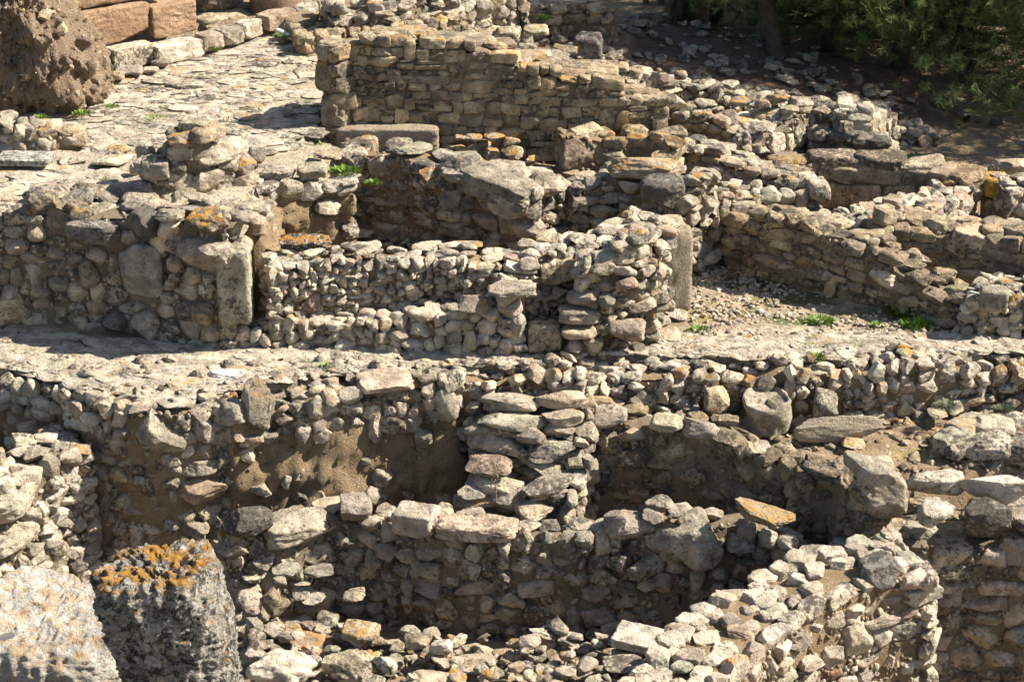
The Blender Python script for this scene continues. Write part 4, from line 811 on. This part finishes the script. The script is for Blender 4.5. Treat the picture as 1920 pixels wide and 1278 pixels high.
# ---------------------------------------------------------------- nearest: the lichened stump and the boulder beside it
def drum(rad, hgt, na=170, nz=100, exp_=3.0, round_=0.12):
    """closed upright mass with rounded rim: rad(t) half sizes, evenly meshed"""
    prof = []
    nr = 22
    for j in range(nz): prof.append((1.0, j / (nz - 1)))
    a = np.linspace(0, 2 * math.pi, na + 1)[:-1]; e = (np.abs(np.cos(a)) ** exp_ + np.abs(np.sin(a)) ** exp_) ** (-1 / exp_)
    rows = []
    for k, t in prof:
        rx, ry = rad(t); q = min(1.0, (1 - t) / round_); kk = 0.80 + 0.20 * math.sqrt(max(0, 1 - (1 - q) ** 2))
        rows.append(np.stack([np.cos(a) * e * rx * kk, np.sin(a) * e * ry * kk, np.full(na, t * hgt)], 1))
    rx, ry = rad(1.0)
    for j in range(1, nr + 1):
        k = 0.80 * (1 - j / nr); rows.append(np.stack([np.cos(a) * e * rx * k, np.sin(a) * e * ry * k, np.full(na, hgt * 1.0 + 0.012 * (1 - k / .8))], 1))
    V = np.stack(rows, 1); n_ = V.shape[1]; F = []
    i, j = np.meshgrid(np.arange(na), np.arange(n_ - 1), indexing='ij'); i, j = i.ravel(), j.ravel()
    F = np.stack([i*n_+j, ((i+1)%na)*n_+j, ((i+1)%na)*n_+j+1, i*n_+j+1], 1).astype(np.int32)
    return V.reshape(-1, 3), F
def near_stump():
    c = P(345, 1420, 3.2); sc = ppm(c); W_ = 226 / sc
    Y = c[1] + W_ * 0.45; hgt = z_at(1046, Y) - c[2]
    V, F = drum(lambda t: (W_ / 2 * (0.84 + 0.16 * t), W_ / 2 * 0.9), hgt)
    t = V[:, 2] / hgt
    V[:, 0] += (0.08 - 0.29 * t) * W_; V[:, 2] += t ** 3 * 0.20 * V[:, 0]
    nd = np.c_[V[:, :2] / W_, (t > 0.97) * 0.45]
    V += nd * (0.04 * fnoise(V, 91, 2.6, 4, 0.6) + 0.034 * fnoise(V, 92, 8, 4, 0.75, True))[:, None]
    m = MB(); m.add(V + np.array([c[0], Y, c[2]]), F, (0.44, 0.40, 0.33), 1.0)
    tag(m.build('column_stump', M_CRUST, None, tuple(c)), 'thick leaning stone stump crusted with black, white and orange lichen, nearest at bottom left', 'column stump')
    c = P(92, 1440, 2.5); Y = c[1] + 0.62; sc = ppm(np.array([c[0], Y, 3.0])); hgt = z_at(1135, Y) - c[2]
    V, F = drum(lambda t: (165 / sc * (1.12 - 0.18 * t), 0.62), hgt, round_=0.3)
    t = V[:, 2] / hgt
    V[:, 2] += t ** 2 * (-0.10 * V[:, 0] + 0.02 * V[:, 1])
    hol = np.exp(-((V[:, 0] + 0.36) / 0.16) ** 2 - ((V[:, 1] + 0.34) / 0.13) ** 2) * (t > 0.6)
    V += np.c_[V[:, :2], (t > 0.9) * 0.6] * (0.06 * fnoise(V, 95, 1.8, 4, 0.6) + 0.016 * fnoise(V, 96, 11, 3, 0.75, True))[:, None]
    V[:, 2] -= 0.10 * hol
    off = np.array([c[0], Y, c[2]])
    m = MB(); m.add(V + off, F, (0.52, 0.48, 0.41), 0.5)
    bo = m.build('near_boulder', stone_material('pale_crusted_boulder', 0.50, 0.9, 0.9, 1.2, 0.25), None, tuple(c))
    tag(bo, 'wide pale boulder with orange lichen and a puddle, left of the thick stump', 'boulder')
    mw, nt, b = newmat('rain_water'); b.inputs['Base Color'].default_value = (0.10, 0.10, 0.09, 1); b.inputs['Roughness'].default_value = 0.04; b.inputs['Specular IOR Level'].default_value = 0.6
    a = np.linspace(0, 2 * math.pi, 41)[:-1]; zc = off[2] + hgt - 0.045
    ring = np.stack([np.cos(a) * 0.15, np.sin(a) * 0.12, np.zeros(40)], 1) + np.array([off[0] - 0.36, off[1] - 0.34, zc])
    Vp = np.concatenate([ring, ring - np.array([0, 0, 0.04])])
    Fp = [(i, (i + 1) % 40, 40 + (i + 1) % 40, 40 + i) for i in range(40)]
    m = MB(); m.add(Vp, np.array(Fp, np.int32)); m.add(np.concatenate([ring, ring.mean(0, keepdims=True)]), np.array([(i, (i + 1) % 40, 40) for i in range(40)], np.int32))
    o = m.build('puddle', mw, None, tuple(c), smooth=False); tag(o, 'small rain puddle in the hollow of the wide pale boulder', 'puddle', kind='thing')
near_stump()

# ---------------------------------------------------------------- stones lying in the ground: nobody could count them
def world_poly(pts): return np.array([P(*p)[:2] for p in pts])
def strew(name, pts, n, smin, smax, kind, pal, mat, flat=0.3, sink=0.4, tilt=0.1, ar=1.6, ang=None, nmax=6, gap=0.0, kindname='stuff'):
    poly = world_poly(pts); lo, hi = poly.min(0), poly.max(0); m = MB(); k = 0; tries = 0
    cell = {}
    while k < n and tries < n * 30:
        tries += 1; x, y = rng.uniform(lo[0], hi[0]), rng.uniform(lo[1], hi[1])
        if not inside(poly, np.array([x]), np.array([y]))[0]: continue
        s = smin + (smax - smin) * rng.beta(1.2, 2.4)
        if gap:
            i, j = int(x / smax), int(y / smax); ok = True
            for a in (-1, 0, 1):
                for b_ in (-1, 0, 1):
                    for (x2, y2, s2) in cell.get((i + a, j + b_), ()):
                        if (x2 - x) ** 2 + ((y2 - y) * 1.25) ** 2 < (gap * (s + s2) / 2) ** 2: ok = False
            if not ok: continue
            cell.setdefault((i, j), []).append((x, y, s))
        z = ground_z(x, y)[0][0]; h = max(s * flat * rng.uniform(0.7, 1.3), 0.012)
        a_ = rng.uniform(0, 6.28) if ang is None else ang + rng.normal() * 0.35
        pos = np.array([x, y, z + h / 2 - h * sink])
        nn = int(np.clip(s * ppm(pos) / 6, 3, nmax))
        m.stone(pos, (s * rng.uniform(1, ar), s, h), rotm(rng.normal() * tilt, rng.normal() * tilt, a_), kind, pal, 0.6 if rng.random() < 0.06 else 0.0, n=nn); k += 1
    o = m.build(name, mat, sharp=38); o['kind'] = kindname; return o
strew('street_paving', [(-40,262,1.6),(430,300,1.5),(606,270,1.25),(640,105,1.6),(512,62,1.75),(160,150,1.7)], 2300, 0.13, 0.52, 'flat', 'path', M_STONE, 0.14, 0.42, 0.035, 1.7, 0.1, 8, gap=0.78)
strew('terrace_paving', [(-80,392,1.45),(420,392,1.45),(260,330,1.45),(-80,296,1.5)], 700, 0.12, 0.5, 'flat', 'path', M_PALESTONE, 0.14, 0.45, 0.05, 1.8, 0.15, 8, gap=0.7)
strew('path_rock', [(-80,612,0),(440,652,0),(1130,660,0),(1300,624,0),(1700,622,0),(1990,636,0),(1990,664,0),(1800,672,0),(850,684,0),(700,697,0),(470,728,0),(300,760,0),(165,730,0),(0,690,0),(-80,686,0)], 2200, 0.06, 0.4, 'flat', 'path', M_PALESTONE, 0.16, 0.6, 0.06, 2.4, -0.25, 6, gap=0.62)
strew('path_knobs', [(-80,612,0),(440,652,0),(1130,660,0),(1300,624,0),(1700,622,0),(1990,636,0),(1990,664,0),(1800,672,0),(850,684,0),(700,697,0),(470,728,0),(300,760,0),(165,730,0),(0,690,0),(-80,686,0)], 1100, 0.03, 0.15, 'rubble', 'path', M_PALESTONE, 0.45, 0.6, 0.2, 1.8, -0.25, 5)
strew('gravel', [(1290,490,0),(1740,565,0),(1900,622,0),(1300,632,0)], 1500, 0.02, 0.10, 'rubble', 'pale', M_PALESTONE, 0.6, 0.3, 0.4, 1.4, None, 5)
strew('pit_rubble', [(510,545,0.25),(1250,540,0.25),(1200,430,0.25),(880,410,0.25),(640,420,0.25)], 500, 0.03, 0.22, 'rubble', 'tan', M_DARKSTONE, 0.6, 0.3, 0.4, 1.4, None, 6)
strew('ledge_rubble', [(1090,765,-0.7),(1950,760,-0.7),(1950,900,-0.85),(1640,910,-0.85),(1400,825,-.7)], 650, 0.03, 0.18, 'rubble', 'tan', M_STONE, 0.6, 0.3, 0.4, 1.4, None, 6)
strew('bank_rubble', [(380,1225,-2.05),(1300,1235,-2.05),(1350,1330,-2.0),(380,1330,-2.0)], 900, 0.03, 0.16, 'rubble', 'grey', M_STONE, 0.7, 0.25, 0.5, 1.4, None, 7)
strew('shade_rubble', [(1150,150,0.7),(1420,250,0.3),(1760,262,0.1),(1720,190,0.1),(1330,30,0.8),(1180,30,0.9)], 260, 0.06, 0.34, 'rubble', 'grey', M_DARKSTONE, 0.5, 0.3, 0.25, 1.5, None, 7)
strew('far_rubble', [(600,100,1.5),(1150,150,0.9),(1200,20,1.0),(640,10,1.5)], 300, 0.06, 0.34, 'rubble', 'grey', M_STONE, 0.6, 0.3, 0.3, 1.5, None, 7)
strew('courtyard_rubble', [(830,312,1.1),(1260,340,0.5),(1900,400,0),(1700,280,0),(1260,250,.8),(830,285,1.1)], 300, 0.02, 0.10, 'rubble', 'grey', M_STONE, 0.6, 0.3, 0.3, 1.5, None, 6)
strew('wall_foot_rubble', [(160,1000,-2.4),(1560,990,-2.4),(1560,1180,-2.4),(160,1180,-2.4)], 500, 0.04, 0.24, 'rubble', 'grey', M_DARKSTONE, 0.6, 0.3, 0.4, 1.4, None, 7)

# ---------------------------------------------------------------- weeds
M_LEAF, nt, b = newmat('fresh_weed_leaf'); g = N(nt, 'ShaderNodeNewGeometry')
nt.links.new(mix(nt, g.outputs['Random Per Island'], (0.085, 0.16, 0.02), (0.20, 0.28, 0.05)), b.inputs['Base Color']); b.inputs['Roughness'].default_value = 0.6
M_DRY, nt, b = newmat('dry_stalk'); b.inputs['Base Color'].default_value = (0.20, 0.15, 0.08, 1)
M_GREYLEAF, nt, b = newmat('grey_herb_leaf'); b.inputs['Base Color'].default_value = (0.16, 0.17, 0.10, 1)
def weed(px, py, z, wpx, hpx, label, mat=None, n=None, grp='green weeds between the stones', name='weed'):
    c = P(px, py, z); c[2] = max(z, c[2]); sc = ppm(c); R0, Hh = wpx / sc / 2, hpx / sc; m = MB()
    n = n or int(120 + wpx * 5)
    for i in range(n):
        a = rng.uniform(0, 6.28); r = R0 * math.sqrt(rng.random()); bx = c + np.array([math.cos(a) * r, math.sin(a) * r * 0.7, 0])
        L = Hh * rng.uniform(0.3, 1.05) * (1.15 - 0.7 * r / R0); d = np.array([math.cos(a) * 0.7 + rng.normal() * .3, math.sin(a) * 0.7 + rng.normal() * .3, rng.uniform(0.5, 1.3)]); d /= np.linalg.norm(d)
        s = np.cross(d, [0, 0, 1.0]); s /= np.linalg.norm(s) + 1e-6; w = L * rng.uniform(0.05, 0.12) * (0.45 if mat is M_GREYLEAF else 1)
        V = np.array([bx, bx + d * L * .5 + s * w, bx + d * L - [0, 0, L * .15], bx + d * L * .5 - s * w]); m.add(V, np.array([[0, 1, 2, 3]], np.int32))
    o = m.build(name, mat or M_LEAF, None, tuple(c)); tag(o, label, 'weed', grp)
for w_ in [(540,228,1.32,66,24,'largest bright green weed on the paved street'),(452,236,1.42,50,14,'low green weed on the paved street left of the largest one'),(470,186,1.5,34,9,'tiny green weed in the middle of the paved street'),(432,176,1.5,40,8,'flat green weed in a joint of the far paved street'),(292,222,1.55,48,9,'low green weed on the paved street near the outcrop'),(575,148,1.5,46,12,'green weed at the back of the paved street below the pipe'),(155,215,1.62,40,16,'green weed at the right foot of the outcrop'),(75,222,1.62,36,12,'green weed at the left foot of the outcrop'),(210,202,1.62,28,12,'small green weed just right of the outcrop'),(585,272,1.3,40,12,'green weed at the foot of the tall wall pier'),(400,92,1.75,36,18,'dark green weed on the kerb below the steps'),(530,70,1.75,36,14,'dark green weed by the end of the white pipe'),
           (645,325,1.36,62,24,'bright weed on the rim of the earth pit'),(700,345,1.3,34,16,'weed on the soil of the earth pit rim'),(1010,372,0.9,26,26,'weed in the gap beside the block wall'),(1535,606,0,62,24,'bright green weed in the middle of the gravel room'),(1645,612,0,32,14,'small green weed on the edge of the rock path'),(1715,612,0,66,26,'bright green weed at the foot of the shaded room wall'),(1310,620,0,44,16,'weed at the left corner of the gravel room'),(1530,672,0,34,20,'lone weed growing out of the rock path'),(1695,590,0,60,40,'dark weed in the shade of the room wall'),(218,378,1.45,10,14,'tiny grass tuft on the terrace edge'),(1022,36,1.5,30,14,'weed on the far walls at the top centre'),(615,690,0,26,20,'dry grass tuft on the rim of the rock path')]:
    weed(*w_)
weed(1775,765,-0.35,50,24,'grey-green herb hanging on the rubble slope at the right', M_GREYLEAF, 700)
weed(1880,770,-0.4,36,22,'grey-green herb at the right end of the rubble slope', M_GREYLEAF, 700)
weed(1735,872,-0.8,110,14,'dry yellow grass on the ledge before the great boulders', M_DRY, 420)
for i in range(64):
    px, py = [(rng.uniform(230, 590), rng.uniform(120, 255)), (rng.uniform(1300, 1760), rng.uniform(560, 625)), (rng.uniform(20, 420), rng.uniform(300, 385)), (rng.uniform(1150, 1700), rng.uniform(628, 660))][i % 4]
    dry = i % 3 == 0; z_ = [1.5, 0, 1.48, 0][i % 4]
    weed(px, py, z_, rng.uniform(12, 34), rng.uniform(5, 12), ['little grass tuft growing in a joint of the paved street', 'little grass tuft on the gravel of the open room', 'little grass tuft between the stones of the terrace', 'little grass tuft in a crack of the rock path'][i % 4], M_DRY if dry else M_LEAF, 70,
         ['grass tufts on the paved street', 'grass tufts in the gravel room', 'grass tufts on the terrace', 'grass tufts on the rock path'][i % 4], 'grass_tuft')
def stalk():
    c = P(930, 940, -0.95); m = MB(); tube(m, [c, c + [0.0, 0, .25], c + [-0.03, 0, .5]], [0.008, 0.006, 0.004], 5)
    for i in range(40):
        t = rng.uniform(.2, .5); p = c + np.array([rng.normal() * .03, rng.normal() * .03, t]); m.stone(p, (.02, .02, .02), np.eye(3), 'cobble', 'tan', n=3)
    tag(m.build('dead_stalk', M_DRY, None, tuple(c)), 'dead brown flower stalk rising from the stepped spur', 'dry plant')
stalk()

# ---------------------------------------------------------------- pines at the upper right
M_NEEDLE, nt, b = newmat('pine_needles'); g = N(nt, 'ShaderNodeNewGeometry'); at = N(nt, 'ShaderNodeAttribute', attribute_name='tint')
nt.links.new(at.outputs['Color'], b.inputs['Base Color']); b.inputs['Roughness'].default_value = 0.55
tr = N(nt, 'ShaderNodeBsdfTranslucent'); nt.links.new(at.outputs['Color'], tr.inputs['Color']); mx = N(nt, 'ShaderNodeMixShader', Fac=0.3)
nt.links.new(b.outputs[0], mx.inputs[1]); nt.links.new(tr.outputs[0], mx.inputs[2]); nt.links.new(mx.outputs[0], nt.nodes['Material Output'].inputs['Surface'])
M_BARK = soil_material('pine_bark', (0.10, 0.075, 0.055), (0.16, 0.12, 0.09), (0.05, 0.035, 0.025), 9, 0.05, 0.0)
def pine(seed, H=7.0, rad=2.8, z0=0.09, lean=(0.3, 0.1), nb=50, per=64):
    r = np.random.default_rng(seed); tk, cr = MB(), MB()
    ax = [np.array([lean[0] * t + 0.15 * math.sin(4 * t + seed), lean[1] * t + 0.12 * math.sin(3 * t + seed * 2), H * t]) for t in np.linspace(0, 1, 12)]
    tube(tk, ax, list(np.linspace(0.17, 0.03, 12)), 9)
    Vn, Tn = [], []
    for b_ in range(nb):
        t = z0 + (0.97 - z0) * ((b_ + r.random()) / nb) ** 1.7; base = np.array([np.interp(t, np.linspace(0, 1, 12), [p[i] for p in ax]) for i in range(3)])
        a = b_ * 2.4 + r.normal() * 0.4; L = rad * (1.08 - t * 0.72) * r.uniform(0.65, 1.12); up = r.uniform(-0.05, 0.45) + 0.35 * t
        d = np.array([math.cos(a), math.sin(a), up]); pts = [base + d * L * s + np.array([0, 0, -0.22 * L * s * (1 - s) * 2 + 0.10 * L * s * s]) for s in (0, .35, .7, 1)]
        tube(tk, pts, [0.045, 0.03, 0.02, 0.008], 5)
        g_ = r.uniform(0.6, 1.35)
        for k in range(per):
            s = r.beta(2.2, 1.2); q = base + d * L * s + np.array([0, 0, -0.22 * L * s * (1 - s) * 2 + 0.10 * L * s * s]) + r.normal(size=3) * np.array([.26, .26, .16]) * (0.4 + L / 3)
            dd = d + r.normal(size=3) * 0.6; dd /= np.linalg.norm(dd); col = np.array([0.15, 0.19, 0.06]) * g_ * r.uniform(0.7, 1.4)
            for j in range(26):
                e = dd * 0.55 + r.normal(size=3) * 0.62; e /= np.linalg.norm(e); ln = r.uniform(0.08, 0.15); w = np.cross(e, r.normal(size=3)); w *= 0.0042 / (np.linalg.norm(w) + 1e-9)
                o = q + dd * r.uniform(-.07, .07); Vn += [o - w, o + w, o + e * ln + w * .4, o + e * ln - w * .4]; Tn.append(col)
    V = np.array(Vn); n = len(Tn); F = np.arange(n * 4, dtype=np.int32).reshape(n, 4)
    cr.V.append(V); cr.F.append(F); cr.n = len(V); cr.T.append(np.repeat(np.c_[np.array(Tn), np.ones(n)], 4, axis=0).astype(np.float32))
    return tk, cr
def plant_pine(proto_, x, y, label, rz=0.0, sc=1.0, z=None):
    z = float(ground_z(x, y)[0][0]) if z is None else z
    root = thing('pine_tree', label, 'pine tree', (x, y, z), 'pines at the edge of the ruins'); root.rotation_euler[2] = rz; root.scale = (sc,) * 3
    for o in proto_:
        if o.users_collection: c = o.copy()
        else: c = o
        C.collection.objects.link(c); c.parent = root
    return root
PR = []
for sd_, kw in ((1, dict()), (2, dict(H=6.2, rad=3.0, z0=0.08, lean=(-0.4, 0.2))), (3, dict(H=5.6, rad=2.2, z0=0.2, lean=(-0.7, 0.1), nb=36))):
    tk, cr = pine(sd_, **kw); a = tk.build('trunk', M_BARK); b_ = cr.build('crown', M_NEEDLE, smooth=False)
    for o in (a, b_): C.collection.objects.unlink(o)
    PR.append((a, b_))
def at_(px, py, z=0.1): return P(px, py, z)
for i, (pr, px, py, rz, sc, lab) in enumerate([(2, 1450, 150, 0.3, 0.9, 'thin leaning pine with a bare lower trunk, leftmost at the upper right'), (0, 1560, 90, 1.0, 1.0, 'dense dark pine behind the thin leaning one'),
      (1, 1690, 120, 2.2, 1.0, 'low-branched pine in the middle of the dark grove'), (0, 1815, 130, 3.6, 1.05, 'bushy pine with a visible thick trunk near the right edge'), (1, 1975, 150, 4.4, 1.1, 'large bright-tufted pine cut by the right edge'),
      (0, 1330, 30, 5.2, 0.8, 'small pine at the top, left of the grove'), (1, 1480, 20, 0.9, 1.0, 'pine farthest back in the grove, behind the leaning one'), (0, 1640, 30, 2.9, 1.1, 'pine at the top middle of the grove, far back'), (1, 1800, 40, 1.7, 1.1, 'pine at the top right of the grove, far back')]):
    p = at_(px, py); plant_pine(PR[pr], p[0], p[1], lab, rz, sc)
for i, (x, y, rz, sc) in enumerate([(10.6, 32.6, 0.5, 0.85), (13.0, 35.0, 1.9, 1.0)]):
    plant_pine(PR[i % 2], x, y, 'tall pine of the grove standing beyond the right edge', rz, sc)
# wooden railing in the shade at the top
c_ = P(1255, 22, 0.8); f_ = thing('wooden_railing', 'dark wooden railing in the pine shade at the top', 'railing', c_); f_['kind'] = 'thing'
for px in (1210, 1240, 1275, 1308):
    p = P(px, 24, 0.8); m = MB(); tube(m, [p - [0, 0, .1], p + [0, 0, .75]], 0.05, 8); m.build('post', M_BARK, f_, tuple(c_))
for z in (0.35, 0.62):
    m = MB(); tube(m, [P(1200, 24, 0.8) + [0, 0.06, z], P(1318, 24, 0.8) + [0, 0.06, z]], 0.04, 8); m.build('rail', M_BARK, f_, tuple(c_))
p = P(1475, 198, 0.4)
m = MB(); q0, q1 = P(1750, 200, 0.15), P(1812, 232, 0.12); tube(m, [q0 + [0,0,.12], (q0 + q1) / 2 + [0,0,.14], q1 + [0,0,.08]], [.12, .10, .07], 9); tag(m.build('fallen_log', M_BARK), 'grey fallen log lying on the shaded dirt under the pines', 'log')
block('tree_stump', 'short cut stump standing on the shaded dirt near the right edge', 'stump', (1858, 212, 1882, 234), 0.1, 'ashlar', 'tan', mat=M_BARK)

# ---------------------------------------------------------------- ground mesh
YM, GM = (0.26, 0.22, 0.03), (0.10, 0.12, 0.03)
MOSS = [(1450,562,0,45,14,YM), (1340,590,0,60,14,(0.30,0.25,0.08)), (1400,530,0,90,16,GM), (1520,560,0,110,18,GM), (1640,590,0,90,14,GM), (1500,600,0,60,12,GM), (965,458,0.3,60,14,YM), (960,500,0.25,60,10,YM), (970,756,-0.1,50,8,YM), (1740,868,-0.8,60,10,(0.3,0.25,0.07)), (1700,300,0,80,16,GM), (440,205,1.5,60,8,GM), (560,150,1.5,50,8,GM), (290,220,1.55,50,6,GM)]
def build_ground():
    x0, x1, y0, y1, st = -10.5, 16.5, 8.5, 47.0, 0.08
    nx, ny = int((x1 - x0) / st) + 1, int((y1 - y0) / st) + 1
    gx, gy = np.meshgrid(np.linspace(x0, x1, nx), np.linspace(y0, y1, ny), indexing='ij')
    z, k = ground_z(gx.ravel(), gy.ravel())
    V = np.stack([gx.ravel(), gy.ravel(), z], 1)
    fl = np.c_[V[:, :2], np.zeros(len(V))]
    rock = (k == 1) | (k == 4)
    V[:, 2] += np.where(rock | (k == 3), 0.004, 0.025) * fnoise(fl, 3, 1.2, 4, 0.55)
    V[:, 2] += np.where(rock, 0.007 * fnoise(fl * np.array([1.0, 2.2, 1]), 9, 2.6, 3, 0.6, True), 0)
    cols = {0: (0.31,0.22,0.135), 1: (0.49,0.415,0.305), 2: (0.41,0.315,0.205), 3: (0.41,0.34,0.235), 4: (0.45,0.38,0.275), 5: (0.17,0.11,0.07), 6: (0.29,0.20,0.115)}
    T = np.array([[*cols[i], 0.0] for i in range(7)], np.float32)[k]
    # blend the borders of the surfaces
    Tg = T.reshape(nx, ny, 4)
    for _ in range(3):
        Tg[1:-1, 1:-1] = (Tg[1:-1, 1:-1] * 2 + Tg[:-2, 1:-1] + Tg[2:, 1:-1] + Tg[1:-1, :-2] + Tg[1:-1, 2:]) / 6
    # moss growing on the ground in patches of its own
    Tf = Tg.reshape(-1, 4); nz = fnoise(fl, 21, 3.0, 4, 0.6)
    for (px, py, zz, rx, ry, c) in MOSS:
        q = P(px, py, zz); sc = ppm(q); d = ((V[:, 0] - q[0]) / (rx / sc)) ** 2 + ((V[:, 1] - q[1]) / (ry / sc / 0.42)) ** 2
        f = np.clip((1.1 + 0.5 * nz - d) * 1.6, 0, 0.9)[:, None]; Tf[:, :3] = Tf[:, :3] * (1 - f) + np.array(c) * f
    m = MB(); m.V.append(V); m.T.append(Tg.reshape(-1, 4)); m.F.append(grid_faces(nx, ny)); m.n = len(V)
    mat, nt, b = newmat('dry_ground')
    g = N(nt, 'ShaderNodeNewGeometry'); pos = g.outputs['Position']; at = N(nt, 'ShaderNodeAttribute', attribute_name='tint')
    n1 = noise(nt, pos, 4, 5); n2 = noise(nt, pos, 24, 9, 0.72); n3 = noise(nt, pos, 1.4, 5)
    v = ramp(nt, n1, 0.3, 0.7, 0.72, 1.22); vc = N(nt, 'ShaderNodeCombineColor')
    for i in range(3): nt.links.new(v, vc.inputs[i])
    col = mix(nt, 1.0, at.outputs['Color'], vc.outputs[0], 'MULTIPLY')
    col = mix(nt, ramp(nt, n2, 0.52, 0.68, 0, 0.55), col, (0.13, 0.10, 0.07))
    vo = N(nt, 'ShaderNodeTexVoronoi', Scale=17.0); nt.links.new(pos, vo.inputs['Vector'])
    pf = math_(nt, 'MULTIPLY', ramp(nt, vo.outputs['Distance'], 0.36, 0.2), ramp(nt, n2, 0.44, 0.52))
    col = mix(nt, math_(nt, 'MULTIPLY', pf, 0.6), col, (0.46, 0.40, 0.31))
    nt.links.new(col, b.inputs['Base Color'])
    bump(nt, b, math_(nt, 'ADD', n2, math_(nt, 'MULTIPLY', pf, 0.6)), 1.0, 0.05)
    o = m.build('ground', mat); o['kind'] = 'structure'
    # land beyond, out to the horizon
    mm = MB(); R_ = 900.0
    ring = [(-R_, -R_), (R_, -R_), (R_, R_), (-R_, R_)]; inn = [(x0, y0), (x1, y0), (x1, y1), (x0, y1)]
    Vv = np.array([[*p, -3.0] for p in ring] + [[*p, -0.6] for p in inn])
    mm.add(Vv, np.array([[0,1,5,4],[1,2,6,5],[2,3,7,6],[3,0,4,7]], np.int32), (0.22,0.17,0.11))
    o2 = mm.build('terrain', mat); o2['kind'] = 'structure'
build_ground()
